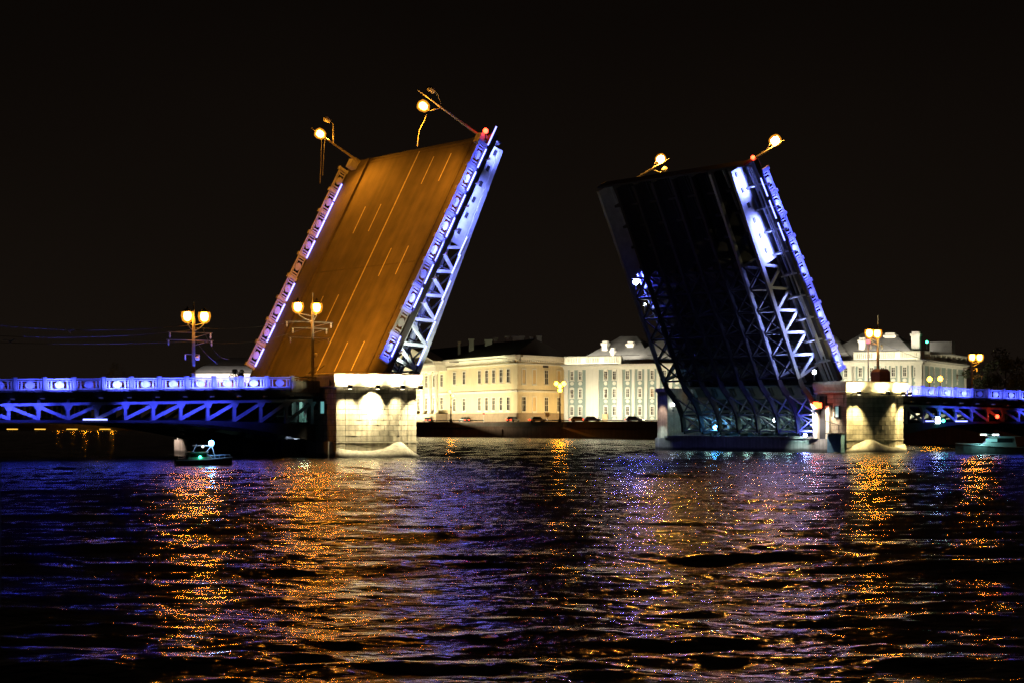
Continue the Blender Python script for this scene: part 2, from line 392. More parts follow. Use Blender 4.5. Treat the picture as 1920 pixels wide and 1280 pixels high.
m.build('string_course', M['white'], acad)
m = MB(FA.T)
m.box(-0.2, FA.len+0.5, -0.5, 0.75, TOPZ-1.2, TOPZ-0.55); m.box(-0.2, FA.len+0.9, -0.5, 1.15, TOPZ-0.55, TOPZ)
for k in range(int(FA.len/1.1)): m.box(k*1.1, k*1.1+0.5, 0.0, 0.65, TOPZ-1.65, TOPZ-1.2)
m.T = FB.T
m.box(0.5, FB.len+0.2, -0.5, 0.74, TOPZ-1.2, TOPZ-0.55); m.box(0.9, FB.len+0.2, -0.5, 1.14, TOPZ-0.55, TOPZ-0.01)
for k in range(int(FB.len/1.1)): m.box(k*1.1+.8, k*1.1+1.3, 0.0, 0.65, TOPZ-1.65, TOPZ-1.2)
m.build('cornice', M['white'], acad)
# hipped roof
def P2(f, s, d): q = f.p0 + f.d*s + f.n*d - f.o; return (q.x, q.y)
ea = [P2(FA, 0, 1.2), P2(FA, FA.len, 1.2), P2(FB, FB.len, 1.0), (b0.x-O1[0]+30, b0.y-O1[1]-20)]
m = MB(); ra, rb = P2(FA, 10, -12), P2(FA, FA.len-11, -10)
m.add([(*ea[0], TOPZ+.02), (*ea[1], TOPZ+.02), (*ea[2], TOPZ+.02), (*ea[3], TOPZ+.02), (*ra, TOPZ+4.6), (*rb, TOPZ+4.6)], [(0,1,5,4), (1,2,5), (2,3,4,5), (3,0,4), (0,3,2,1)])
m.build('roof', M['darkroof'], acad)
wm = window_meshes('a', 1.9, 3.3, 0.26, M['pane'], M['white'])
wl = window_meshes('a', 1.9, 3.3, 0.26, M['pane'], M['white'])
for px in (852.5, 870.5, 899.5, 913, 926, 940, 953.5): 
    s_ = FA.sx(px)
    put_window(FA, acad, wm, s_, 16.0); put_window(FA, acad, wl, s_, 8.75)
wb = window_meshes('b', 1.7, 3.6, 0.22, M['pane'], M['white'])
nb = window_meshes('b', 1.6, 3.6, 0.30, M['ochre'], M['white'], bars=False)
for px, u, l in ((982, 0, 1), (1001.5, 0, 0), (1024, 1, 1), (1047.5, 0, 1)):
    s_ = FB.sx(px)
    for z, on in ((15.7, u), (8.6, l)):
        w = put_window(FB, acad, wb if on else nb, s_, z)
        if not on: w.name = 'blind_niche'
m = MB(FB.T); m.box(FB.sx(1018), FB.sx(1028), 0, 0.06, 18.2, 18.9); m.build('attic_vent', M['darkroof'], acad)
# portico
sc_ = FA.sx(790.0)
PH0, PH1 = 6.3, 18.2
pa, pb = FA.sx(743), FA.sx(838); sc_ = (pa+pb)/2; hw_ = (pb-pa)/2
for px in (748, 763, 778, 793, 808, 822.5, 834.5):
    s_ = FA.sx(px)
    m = MB(); x, y, _ = FA.T(s_, 2.6, 0)
    m.lathe([(0.75, PH0), (0.75, PH0+.35), (0.62, PH0+.5), (0.60, PH0+4), (0.52, PH1-.9), (0.72, PH1-.5), (0.82, PH1-.4), (0.82, PH1)], 14, (x, y, 0))
    m.build('column', M['white'], acad, smooth=False)
m = MB(FA.T); m.box(pa-.8, pb+.8, 0.25, 3.6, 3.5, PH0); m.build('portico_base', M['plinth'], acad)
m = MB(FA.T); m.box(pa, pb, 0.0, 3.4, PH1, PH1+1.6); m.box(pa-.5, pb+.5, 0.0, 4.0, PH1+1.6, PH1+2.2); m.build('entablature', M['white'], acad)
m = MB(FA.T); m.prism([(pa, PH1+2.2), (pb, PH1+2.2), (sc_, PH1+7.0)], 1, 0.4, 3.4)
m.build('pediment', M['white'], acad)
m = MB(FA.T)
m.beam((pa-.5, 2.0, PH1+2.45), (sc_, 2.0, PH1+7.45), 4.2, 0.45); m.beam((pb+.5, 2.0, PH1+2.45), (sc_, 2.0, PH1+7.45), 4.2, 0.45)
m.build('raking_cornice', M['white'], acad)
for px in (755, 770, 785, 800, 815, 828.5):
    put_window(FA, acad, wm, FA.sx(px), 15.6); put_window(FA, acad, wl, FA.sx(px), 9.2)
# chimneys
for px, top, wpx, d in ((861, 640, 5, 14), (884, 635, 9, 11), (916, 636, 13, 9), (929, 632.5, 7, 13), (951, 631, 7, 15), (972, 630, 22, 13), (998, 631, 8, 17), (1011, 629.5, 9, 11)):
    Y = 578 + d*0.8; X = (px-960)/FPX*Y; w_ = wpx*Y/FPX; zt = CAM_H + (HORIZON-top)/FPX*Y
    m = MB(); cx, cy = X-O1[0], Y-O1[1]
    m.box(cx-w_/2, cx+w_/2, cy-.6, cy+.6, TOPZ, zt-.4); m.box(cx-w_/2-.15, cx+w_/2+.15, cy-.75, cy+.75, zt-.4, zt)
    m.build('chimney', M['chimney'], acad)

# teal and white museum building
MA0 = (0.0247*545, 545.0); MA1 = (0.1934*502, 502.0)
mus = thing('museum_building', 'three storey teal and white building with pilasters and grey roof on the far embankment', 'building', (*MA0, 0))
FM = Face(MA0, MA1, MA0); nn = FM.n
MB1 = (0.2138*545, 545.0)
FR = Face(MA1, MB1, MA0)
CZ = 19.0; RZ = CZ + 2.2
m = MB(); bk = Vector(MA0) - nn*24
m.prism([(p[0]-MA0[0], p[1]-MA0[1]) for p in (MA0, MA1, MB1, (bk.x+24, bk.y+6), (bk.x, bk.y))], 2, 3.4, CZ-1.0)
m.build('wall', M['teal'], mus)
m = MB(FM.T)
m.box(0, FM.len, 0, 0.3, CZ-1.72, CZ-1.5); m.box(-.2, FM.len+.2, 0, 0.5, CZ-1.5, CZ-.9); m.box(-.6, FM.len+.6, -.5, 1.0, CZ-.9, CZ-.4)
m.T = FR.T
m.box(0, FR.len, 0, 0.3, CZ-1.72, CZ-1.5); m.box(.5, FR.len+.2, 0, 0.49, CZ-1.5, CZ-.9); m.box(1.0, FR.len+.6, -.5, 0.99, CZ-.9, CZ-.41)
m.build('cornice', M['white'], mus)
m = MB(FM.T); m.box(0, FM.len, 0, 0.15, 3.5, 4.6); m.T = FR.T; m.box(0, FR.len, 0, 0.15, 3.5, 4.6); m.build('plinth', M['white'], mus)
def pil(face, s, w):
    m = MB(face.T); m.box(s-w/2, s+w/2, 0, 0.28, 4.6, CZ-1.72); m.build('pilaster', M['white'], mus)
mw = window_meshes('m', 0.75, 2.0, 0.26, M['pane'], M['white'], arch=0.35, sill=True, keystone=True)
sp = (FM.sx(1135.8) - FM.sx(1072.5))/4
cols = [FM.sx(p) for p in (1072.5, 1088, 1103.8, 1119, 1136, 1152, 1177, 1200, 1223)]
s_ = cols[-1]; stop = FM.sx(1572)
step = cols[-1] - cols[-2]
mid = []
while s_ + step < stop: s_ += step; mid.append(s_)
endc = [FM.sx(p) for p in (1586, 1613, 1634.5, 1655, 1675, 1696.5, 1717.5)]
rows = [FM.zat(1136, y) for y in (703, 736.5, 769.5)]
for s_ in cols + mid + endc:
    for z in rows: put_window(FM, mus, mw, s_, z)
for p, w_ in ((1062, 1.1), (1111, 3.6), (1162.5, 1.5), (1188, .8), (1211.5, .8)): pil(FM, FM.sx(p), w_)
for s_ in mid: pil(FM, s_ - step/2, .9)
for p in (1600, 1624.5, 1665, 1686, 1707): pil(FM, FM.sx(p), 0.7)
pil(FM, FM.sx(1597), 2.0); pil(FM, FM.len-.8, 1.6); pil(FR, .9, 1.6); pil(FR, FR.len-.7, 1.3)
for p in (1751, 1774, 1794.5):
    for z in rows: put_window(FR, mus, mw, FR.sx(p), z)
for p in (1741, 1762.5, 1784): pil(FR, FR.sx(p), 0.8)
# parapets with balusters on the end pavilions
def parapet(face, a, b, name='parapet'):
    m = MB(face.T); m.box(a, b, -0.4, 0.5, CZ-.4, CZ-.05); m.box(a, b, -0.35, 0.5, CZ+1.35, CZ+1.7)
    n = max(2, int((b-a)/5.2)); 
    for k in range(n+1):
        c = a + (b-a)*k/n; c0, c1 = max(a, c-.6), min(b, c+.6)
        m.box(c0, c1, -0.3, 0.44, CZ-.05, CZ+1.35)
        if k < n:
            for q in range(9):
                e = c + .75 + ((b-a)/n - 1.5)*q/8; m.box(e-.13, e+.13, -.05, .2, CZ-.05, CZ+1.35)
    m.build(name, M['white'], mus)
    m = MB(face.T); m.box(a, b, -0.6, -0.42, CZ-.4, CZ+1.5); m.build('parapet_back', M['white'], mus)
parapet(FM, 0.2, FM.sx(1166)); parapet(FM, FM.sx(1601), FM.len - .3); parapet(FR, 0.6, FR.len-.2)
# hipped roof in three pieces
def hip(face, a, b, d0, d1, z0, z1, inset, name, mt):
    m = MB(face.T)
    m.add([(a, -d0, z0), (b, -d0, z0), (b, -d1, z0), (a, -d1, z0), (a+inset, -(d0+d1)/2, z1), (b-inset, -(d0+d1)/2, z1)], [(0,1,5,4), (1,2,5), (2,3,4,5), (3,0,4), (0,3,2,1)])
    m.build(name, mt, mus)
hip(FM, 2.0, FM.sx(1170)+8, .7, 20, CZ-.2, CZ+7.0, 9, 'roof', M['roof'])
hip(FM, FM.sx(1160), FM.sx(1600), -.6, 19, CZ-.38, CZ+6.2, 8, 'roof', M['roof'])
hip(FM, FM.sx(1600)-10, FM.len-1.0, .7, 20, CZ-.2, CZ+6.6, 9, 'roof', M['roof'])
for px, top, bot, wpx, d in ((1136, 639, 655, 11, 6), (1150, 652, 664, 6, 4), (1184, 640, 668, 13, 7), (1618, 633, 652, 11, 5), (1672, 623.5, 640, 20, 9), (1719.5, 621, 638, 16, 8)):
    s_ = FM.sx(px); q = FM.p0 + FM.d*s_ - nn*d; Y = q.y; w_ = wpx*Y/FPX; zt = CAM_H + (HORIZON-top)/FPX*Y; zb = CAM_H + (HORIZON-bot)/FPX*Y - 2
    s_ = (((px-960)/FPX)*Y - FM.p0.x + nn.x*d)/FM.d.x
    m = MB(FM.T); m.box(s_-w_/2, s_+w_/2, -d-.7, -d+.7, zb, zt-1.1); m.box(s_-w_*.62, s_+w_*.62, -d-.95, -d+.95, zt-1.1, zt-.55); m.box(s_-w_*.45, s_+w_*.45, -d-.6, -d+.6, zt-.55, zt)
    m.build('chimney', M['chimney'], mus)
m = MB(FM.T); s_ = FM.sx(1753); m.box(s_-3, s_+2.4, -9, -6, CZ+1.0, CZ+4.0); m.build('roof_cabin', M['roof'], mus)
m = MB(FM.T); s_ = FM.sx(1440); m.build  # (the middle of this front stays hidden behind the raised leaf)
# brown door
m = MB(FM.T); s_ = FM.sx(1135.5); m.box(s_-.75, s_+.75, 0.16, 0.3, 3.8, 6.0); m.build('door', M['ochre'], mus)

# low hipped building behind the left span
lb = thing('hipped_building', 'pale building with broad grey hipped roof seen over the left span railing', 'building', (-97, 722, 0))
m = MB(); m.box(-11.5, 13, 0, 16, 3.4, 20.2); m.build('wall', M['white'], lb)
m = MB(); m.box(-11.9, 13.4, -.4, 16.4, 20.2, 20.7); m.build('cornice', M['white'], lb)
m = MB(); m.add([(-12.4,-.8,20.72),(13.8,-.8,20.72),(13.8,16.8,20.72),(-12.4,16.8,20.72),(-8.5,3,23.4),(10,3,23.4),(10,13,23.4),(-8.5,13,23.4)],[(0,1,5,4),(1,2,6,5),(2,3,7,6),(3,0,4,7),(0,3,2,1),(4,5,6,7)])
m.build('lower_roof', M['roof'], lb)
m = MB(); m.add([(-8.5,3,23.42),(10,3,23.42),(10,13,23.42),(-8.5,13,23.42),(-2.5,8,26.4),(5,8,26.4)],[(0,1,5,4),(1,2,5),(2,3,4,5),(3,0,4),(0,3,2,1)])
m.build('upper_roof', M['darkroof'], lb)
lw = window_meshes('l', 1.1, 2.2, 0.2, M['pane'], M['white'])
FL = Face((-108.5, 722), (-84, 722), (-97, 722))
for k in range(8):
    for z in (17.6, 13, 8.5): put_window(FL, lb, lw, 1.7 + k*3.0, z)

# floodlights on the ground before the facades (real fixtures, hidden behind the parapet)
def ground_flood(face, a, b, dist, z, tz, power, color, root):
    p = face.T((a+b)/2, dist, z); q = face.T((a+b)/2, 0, tz); r0, r1 = Vector(face.T(a, dist, z)), Vector(face.T(b, dist, z))
    strip(root, p, q, r1-r0, b-a, power, color, 0.3, 160)
    m = MB(face.T); m.box(a, b, dist+.02, dist+.25, z-.35, z-.1); m.build('flood_trough', M['black'], root)
for a_, b_, pw in ((50, 84, 13000), (86, FA.len-1, 9500)):
    ground_flood(FA, a_, b_, 9.0, 4.6, 13.0, pw, (1.0, 0.86, 0.52), acad)
ground_flood(FB, 1.5, FB.len, 7.5, 4.6, 12.0, 2000, (1.0, 0.66, 0.26), acad)
ground_flood(FM, 1.0, 24, 9.0, 4.6, 12.0, 3500, (1.0, 0.92, 0.66), mus)
ground_flood(FM, 26, 66, 9.0, 4.6, 12.0, 4600, (1.0, 0.92, 0.66), mus)
ground_flood(FM, 68, FM.len-1, 9.0, 4.6, 12.0, 5600, (1.0, 0.92, 0.66), mus)
ground_flood(FR, 1, FR.len-1, 8.0, 4.6, 12.0, 3000, (1.0, 0.9, 0.62), mus)
for a_, b_ in ((0.6, FM.sx(1166)-.4), (FM.sx(1601)+.4, FM.len-1)):      # cornice lights that wash the parapets
    strip(mus, FM.T((a_+b_)/2, 1.5, CZ-.2), FM.T((a_+b_)/2, 0.4, CZ+1.0), Vector(FM.T(b_,0,0))-Vector(FM.T(a_,0,0)), b_-a_, 420, (1, .92, .66), .15, 170)
    m = MB(FM.T); m.box(a_, b_, 1.55, 1.7, CZ-.5, CZ-.3); m.build('cornice_lamp', M['black'], mus)
for a_, b_, pw in ((2, FM.sx(1200), 2600), (FM.sx(1215), FM.sx(1590), 2600), (FM.sx(1603), FM.len-2, 2200)):      # lamps behind the parapets that wash roof and chimneys
    strip(mus, FM.T((a_+b_)/2, .3, CZ+1.9), FM.T((a_+b_)/2, -9, CZ+5.2), Vector(FM.T(b_,0,0))-Vector(FM.T(a_,0,0)), b_-a_, pw, (1, .93, .74), .15, 150)
    m = MB(FM.T); m.box(a_, b_, .2, .4, CZ+1.72, CZ+1.84); m.build('roof_lamp', M['black'], mus)
strip(acad, FA.T(FA.len-22, 3.4, TOPZ-.6), FA.T(FA.len-22, -9, TOPZ+4.4), Vector(FA.T(1,0,0))-Vector(FA.T(0,0,0)), 34, 500, (.9, .95, .55), .15, 150)
m = MB(FA.T); m.box(FA.len-39, FA.len-5, 3.3, 3.5, TOPZ-.9, TOPZ-.75); m.box(FA.len-39, FA.len-38.8, 0, 3.5, TOPZ-.9, TOPZ-.7); m.box(FA.len-5.2, FA.len-5, 0, 3.5, TOPZ-.9, TOPZ-.7); m.build('roof_lamp', M['black'], acad)
strip(lb, (1, -8, 15), (1, 0, 20), (1, 0, 0), 22, 2500, (1, .85, .75), .3, 150)
strip(lb, (1, -2.6, 21.3), (1, 2.5, 22.8), (1, 0, 0), 24, 900, (1, .9, .8), .2, 150)
m = MB(); m.box(-11, 13, -2.8, -2.5, 21.0, 21.15); m.box(-11, -10.7, -2.8, -.4, 20.9, 21.1); m.box(12.7, 13, -2.8, -.4, 20.9, 21.1); m.build('roof_lamp', M['black'], lb)
m = MB(); m.box(-10, 12, -8.4, -8.05, 14.7, 14.9); m.box(-10, -9.7, -8.4, -8.1, 3.6, 14.7); m.box(11.7, 12, -8.4, -8.1, 3.6, 14.7); m.build('flood_gantry', M['black'], lb)

# ------------------------------------------------------------------ railing and lamp meshes shared by spans and leaves
PW = 2.75                                     # bay of railing and truss
def rail_panel_mesh(name):
    """x along 0..PW, y thickness, z 0..1.05 : top and bottom rails, balusters, oval medallion"""
    m = MB(); L = PW - .34
    m.box(.17, .17+L, -.06, .06, .93, 1.05); m.box(.17, .17+L, -.05, .05, .80, .86); m.box(.17, .17+L, -.05, .05, .06, .16)
    c = PW/2
    for x in np.arange(.32, PW-.25, .302):
        if abs(x - c) > .46: m.box(x-.07, x+.07, -.03, .03, .16, .80)
    pts = [(c+.46*math.cos(t), .48+.31*math.sin(t)) for t in np.linspace(0, 2*math.pi, 17)[:-1]]
    m.prism(pts, 1, -.07, .07)
    pts = [(c+.26*math.cos(t), .48+.19*math.sin(t)) for t in np.linspace(0, 2*math.pi, 15)[:-1]]
    m.prism(pts, 1, -.11, .11)
    return m.mesh(name, M['rail'])
RAILP = rail_panel_mesh('railing_panel')
m = MB(); m.box(-.16, .16, -.13, .13, 0, 1.08); m.box(-.2, .2, -.17, .17, 1.08, 1.18); m.box(-.2, .2, -.17, .17, 0, .12); POST = m.mesh('railing_post', M['rail'])
def led_mesh(name, L, mt):
    m = MB(); m.box(-L/2, L/2, -.04, .04, -.065, .065); return m.mesh(name, mt)
LED = led_mesh('light_strip', 2.2, M['g_led']); LEDDIM = led_mesh('light_strip', 2.35, M['g_leddim']); LEDSHORT = led_mesh('light_strip', 1.5, M['g_led'])
m = MB(); m.box(-.18, .18, -.30, .05, -.06, .06); m.box(-.05, .05, .05, .5, -.03, .03); FLOODBOX = m.mesh('flood_lamp', M['steel'])
m = MB(); m.box(-.15, .15, -.27, .02, .06, .075); FLOODGLASS = m.mesh('lens', M['g_leddim'])

# ------------------------------------------------------------------ piers
PIER_TOP = 8.0
def nose(x):            # plan of the upstream face: flat corner strips and a shallow drum between
    if x < .95 or x > 7.95: return 0.0
    k = (x - 4.45)/3.5
    return -1.15*(1 - k*k) - .05
def build_pier(flip, label, cap_lights):
    root = thing('bridge_pier', label, 'bridge pier', W(MID if flip else 0, 0, 0), BROT, 'granite piers of the opening span')
    T = (lambda x, y, z: (-x, y, z)) if flip else (lambda x, y, z: (x, y, z))
    r = random.Random(3 if flip else 1)
    prt = lambda m, n, mt, **k: m.build(n, mt, root, **k)
    # foot and low base wall
    m = MB(T); m.prism([(-.5, .6), (4.45, -.6), (9.4, .6), (9.4, 33.4), (-.5, 33.4)], 2, -1.5, 1.55)
    m.box(-.75, 9.55, 4.6, 31.5, 1.55, 1.8); prt(m, 'foot', M['base'])
    # cores of the near and far towers (mortar shows in the joints)
    xs = np.linspace(.95, 7.95, 15)
    m = MB(T)
    m.prism([(.05, .05)] + [(x, nose(x) + .07) for x in xs] + [(8.85, .05), (8.85, 4.9), (.05, 4.9)], 2, 1.4, 6.75); prt(m, 'tower_core', M['mortar'])
    m = MB(T); m.box(0, PIER, 31.6, 33.6, 1.4, 7.2); m.box(-.2, PIER+.2, 31.5, 33.8, 7.2, 7.7); prt(m, 'far_tower', M['granite'])
    # granite blocks
    def blk(p4, q4, z0, z1):
        m = MB(T); j = .018; a, b = p4; c, d = q4
        z0 += j; z1 -= j
        m.hexa([(*a, z0), (*b, z0), (*c, z0), (*d, z0), (*a, z1), (*b, z1), (*c, z1), (*d, z1)]); prt(m, 'stone_block', M['granite'])
    z = .55; row = 0; H = .505
    while z < 6.6:
        z1 = min(z + H, 6.62)
        off = .5 if row % 2 else 0.0
        edges = [.97]; x = .97 + (1.17*(.55 + .1*r.random()) if row % 2 else 1.17)
        while x < 7.6: edges.append(x + r.uniform(-.12, .12)); x += 1.17
        edges.append(7.93)
        for a, b in zip(edges[:-1], edges[1:]):
            pr = r.uniform(-.014, .014)
            blk(((a+.018, nose(a) - .03 + pr), (b-.018, nose(b) - .03 + pr)), ((b-.022, nose(b)+.35), (a+.022, nose(a)+.35)), z, z1)
        for a, b in ((-.02, .95), (7.95, 8.92)):
            pr = r.uniform(-.012, .012)
            blk(((a+.01, -.10+pr), (b-.02, -.10+pr)), ((b-.02, .4), (a+.01, .4)), z, z1)
        y = .42 + (.6 if row % 2 else 0)
        ys = [.42] + ([.95] if row % 2 else []) 
        while ys[-1] < 3.4: ys.append(ys[-1] + 1.15)
        ys[-1] = 4.9
        for y0, y1 in zip(ys[:-1], ys[1:]):
            if y1 > 2.1 and y0 < 3.0 and 4.2 < z + .25 < 5.4 and y0 > 1.0: continue      # the little window
            pr = r.uniform(-.012, .012)
            blk(((-.03+pr, y0+.02), (.3, y0+.02)), ((.3, y1-.02), (-.03+pr, y1-.02)), z, z1)
            if flip: blk(((8.6, y0+.02), (8.93+pr, y0+.02)), ((8.93+pr, y1-.02), (8.6, y1-.02)), z, z1)
        z = z1; row += 1
    m = MB(T)     # narrow water-table band
    m.prism([(-.09, -.17)] + [(x, nose(x) - .09) for x in xs] + [(8.99, -.17), (8.99, .3), (-.09, .3)], 2, 1.42, 1.52); prt(m, 'band', M['cap'])
    # cap: moulded cornice following the nose
    prof = [(.10, 6.62), (.32, 6.72), (.34, 6.84), (.20, 6.92), (.22, 7.0), (.44, 7.35), (.52, 7.7), (.46, 7.93), (.30, 8.02), (-.6, 8.06)]
    m = MB(T); rings = []
    for o, z in prof:
        pts = [(0-o, 4.9), (0-o, -o)] + [(x if .95 < x < 7.95 else x, nose(x)*.9 - o) for x in xs] + [(PIER+o, -o), (PIER+o, 4.9)]
        rings.append([(x, y, z) for x, y in pts])
    n = len(rings[0]); vs = [p for rg in rings for p in rg]
    fs = [(i*n+k, i*n+k+1, (i+1)*n+k+1, (i+1)*n+k) for i in range(len(prof)-1) for k in range(n-1)]
    fs.append(tuple((len(prof)-1)*n + k for k in range(n))); fs.append(tuple(range(n))[::-1])
    fs += [tuple(i*n for i in range(len(prof)))[::-1], tuple(i*n+n-1 for i in range(len(prof)))]
    m.add(vs, fs); prt(m, 'cap', M['cap'])
    # pale ice apron, scalloped top edge and a ridge up the nose
    S = np.linspace(0, 8.9, 41); tops = []; bots = []
    kx = [0, 1.4, 3.0, 4.6, 5.7, 6.3, 7.0, 7.9, 8.9]; kz = [.95, .70, .62, .86, 1.38, 1.55, 1.30, .80, .25]
    for x in S:
        zt = np.interp(x, kx, kz)
        tops.append((x, nose(x)*.9 - .25 - .12, zt))
    tz = np.array([p[2] for p in tops]); 
    for _ in range(3): tz[1:-1] = (tz[:-2] + 2*tz[1:-1] + tz[2:])/4
    tops = [(p[0], p[1], z) for p, z in zip(tops, tz)]
    for x in S:
        k = (x-4.45)/4.45
        bots.append((4.45 + k*4.75, -3.1*(1-abs(k)**1.7) - .55, -.5))
    mids = [(a[0]*.45+b[0]*.55, a[1]*.35+b[1]*.65, a[2]*.5 + .02) for a, b in zip(tops, bots)]
    back = [(min(max(p[0], .1), 8.8), .3, p[2]-.06) for p in tops]
    n = len(S); vs = back + tops + mids + bots + [(p[0], .3, -.5) for p in tops]
    fs = [(i*n+k, i*n+k+1, (i+1)*n+k+1, (i+1)*n+k) for i in range(4) for k in range(n-1)]
    fs += [(k, 4*n+k, 4*n+k+1, k+1) for k in range(n-1)]
    fs += [(0, n, 2*n, 3*n, 4*n), (n-1, 5*n-1, 4*n-1, 3*n-1, 2*n-1)]
    m = MB(T); m.add(vs, fs); a_ = prt(m, 'ice_apron', M['apron'], smooth=True)
    # machine hall between the towers: floor of the roadway, walls, frames
    m = MB(T); m.box(-.5, 5.9, 4.95, 31.3, 6.25, 6.8); prt(m, 'roadway_slab', M['asphalt'])
    m = MB(T); m.box(-.5, 5.4, 4.95, 31.3, 5.7, 6.22)
    prt(m, 'slab_beam', M['dark'])
    hall = [(5.2, 7.6), (12.5, 30.9)] if not flip else [(5.2, 31.2)]
    m = MB(T)
    if not flip:
        m.box(.4, .9, 9.2, 31.3, 1.8, 5.68); m.box(.4, .9, 4.92, 5.6, 1.8, 5.68)
    else:
        m.box(.4, .9, 4.95, 31.3, 1.8, 5.68)
    prt(m, 'hall_wall', M['dark'])
    for k in range(8):
        y = 5.4 + k*3.6
        m = MB(T); m.box(1.0, 1.35, y-.15, y+.15, 1.8, 5.65); prt(m, 'hall_column', M['machine'])
    for k in range(7):
        y = 7.2 + k*3.6
        m = MB(T); rr = r
        m.box(2.0, 3.6, y-.9, y+.9, 1.8, 2.5 + r.random()*.5); m.box(2.4, 3.3, y-.5, y+.6, 2.4, 3.6 + r.random()*.8)
        m.tube([(2.9, y-1.2, 3.0), (2.9, y+1.2, 3.0)], .55, 10); m.tube([(3.8, y-1.3, 2.3), (3.8, y+1.3, 2.3)], .3, 8)
        m.beam((1.6, y-1.5, 1.9), (3.4, y+1.5, 5.3), .16); m.beam((1.6, y+1.5, 1.9), (3.4, y-1.5, 5.3), .16)
        prt(m, 'drive_machinery', M['machine'])
        m = MB(T)
        for q in range(9):
            a = (rr.uniform(3.6, 6.6), y + rr.uniform(-1.6, 1.6), rr.uniform(1.8, 3.2)); m.beam(a, (a[0] + rr.uniform(-1.2, 1.6), a[1] + rr.uniform(-1.2, 1.2), a[2] + rr.uniform(.6, 2.4)), rr.uniform(.08, .22))
        prt(m, 'rod_linkage', M['rail'])
    return root, T
PL, TL = build_pier(False, 'left granite bridge pier with one round light pool high on its nose', 4)
PR, TR = build_pier(True, 'right granite bridge pier standing before the teal and white building', 4)

# left pier extras: parapet, lit window, stair, cabin, base lamps
m = MB(TL); m.box(-.05, .12, 3.0, 3.35, 1.6, 6.7); m.box(-.3, .12, 4.6, 5.1, 1.6, 6.6); m.build('corner_shaft', M['granite'], PL)
w_ = MB(TL); w_.box(-.08, .06, 2.0, 3.0, 4.1, 4.22); w_.box(-.08, .06, 2.0, 3.0, 5.34, 5.46); w_.box(-.08, .06, 2.0, 2.12, 4.22, 5.34); w_.box(-.08, .06, 2.88, 3.0, 4.22, 5.34)
w_ = w_.build('window', M['base'], PL)
m = MB(TL); m.box(.0, .03, 2.12, 2.88, 4.22, 5.34); m.build('pane', M['g_teal'], w_)
m = MB(TL); m.box(-.5, -.2, 0.4, 4.9, 6.75, 7.9); m.box(-3.5, -.5, 2.2, 2.5, 6.2, 7.3)
m.build('parapet', M['granite'], PL)
# right pier extras on its channel side: tall lit shaft, window, platform, blue panel, rail
m = MB(TR); m.box(8.95, 9.5, 4.0, 4.75, 1.6, 5.6); m.build('corner_shaft', M['white'], PR)
m = MB(TR); m.box(8.95, 9.25, 2.35, 2.95, 0.2, 5.3); m.build('door_surround', M['cap'], PR)
m = MB(TR); m.box(8.95, 9.30, 3.0, 3.85, -.5, 6.4); m.build('dark_shaft', M['dark'], PR)
m = MB(TR); m.box(8.93, 9.6, .1, 2.3, -.4, 2.1); m.build('blue_panel', M['bluepanel'], PR)
w_ = MB(TR); w_.box(8.95, 9.1, .9, 1.7, 3.9, 4.0); w_.box(8.95, 9.1, .9, 1.7, 5.2, 5.3); w_.box(8.95, 9.1, .9, 1.0, 4.0, 5.2); w_.box(8.95, 9.1, 1.6, 1.7, 4.0, 5.2)
w_ = w_.build('window', M['black'], PR); m = MB(TR); m.box(8.95, 8.99, 1.0, 1.6, 4.0, 5.2); m.build('pane', M['g_teal'], w_)
m = MB(TR); m.beam((9.9, .1, 3.1), (9.9, 2.3, 3.6), .07); m.beam((9.9, .1, 2.1), (9.9, .1, 3.1), .07); m.beam((9.9, 2.3, 2.1), (9.9, 2.3, 3.6), .07); m.box(8.95, 10.0, .05, 2.35, 2.1, 2.2); m.build('platform_rail', M['dark'], PR)

# floodlights under the caps
m = MB(); m.box(-.16, .16, -.18, .18, 0, .34); m.box(-.05, .05, .1, 1.1, .02, .12); m.box(-.2, .2, -.22, .22, -.05, 0)
FIX = m.mesh('housing', M['black'])
m = MB(); m.box(-.12, .12, -.14, .14, .34, .36); FIXUP = m.mesh('lens', M['g_flood'])
m = MB(); m.box(-.12, .12, -.14, .14, -.07, -.05); FIXDN = m.mesh('lens', M['g_flood'])
def cap_flood(pier, T, x, label, up, down, col):
    y = nose(x)*.9 - 1.35
    p = Vector(T(x, y, 6.55)); base = pier.matrix_basis @ p if False else None
    root = thing('floodlight', label, 'floodlight', W((MID + p.x) if pier is PR else p.x, p.y, p.z), BROT, 'floodlights under the pier caps')
    inst(FIX, 'housing', root); inst(FIXUP, 'lens', root)
    spot(root, (0, -.1, .42), (0, .75, 1.25), up*11, col, 150, 1.0, .15)
    if down:
        inst(FIXDN, 'lens', root)
        spot(root, (0, -.05, -.12), down[1], down[0]*11.0, col, down[2], .9, .1)
    return root
CL = (1.0, .86, .52); CR = (1.0, .80, .36)
cap_flood(PL, TL, 0.75, 'leftmost floodlight under the left pier cap', 230, (330, (.15, .9, -3.6), 88), CL)
cap_flood(PL, TL, 3.2, 'floodlight over the round light pool on the left pier nose', 250, (760, (.1, 1.25, -1.45), 78), CL)
cap_flood(PL, TL, 6.0, 'floodlight second from the right under the left pier cap', 230, (230, (.8, 1.3, -4.8), 100), CL)
cap_flood(PL, TL, 8.6, 'rightmost floodlight under the left pier cap', 170, (420, (0, .9, -3.6), 84), CL)
cap_flood(PR, TR, 8.2, 'leftmost floodlight under the right pier cap', 260, (560, (0.25, 1.15, -3.6), 62), CR)
cap_flood(PR, TR, 4.75, 'middle floodlight under the right pier cap, without a downward beam', 200, None, CR)
cap_flood(PR, TR, 1.7, 'floodlight second from the right under the right pier cap', 260, (170, (-.5, 1.0, -4.5), 90), CR)
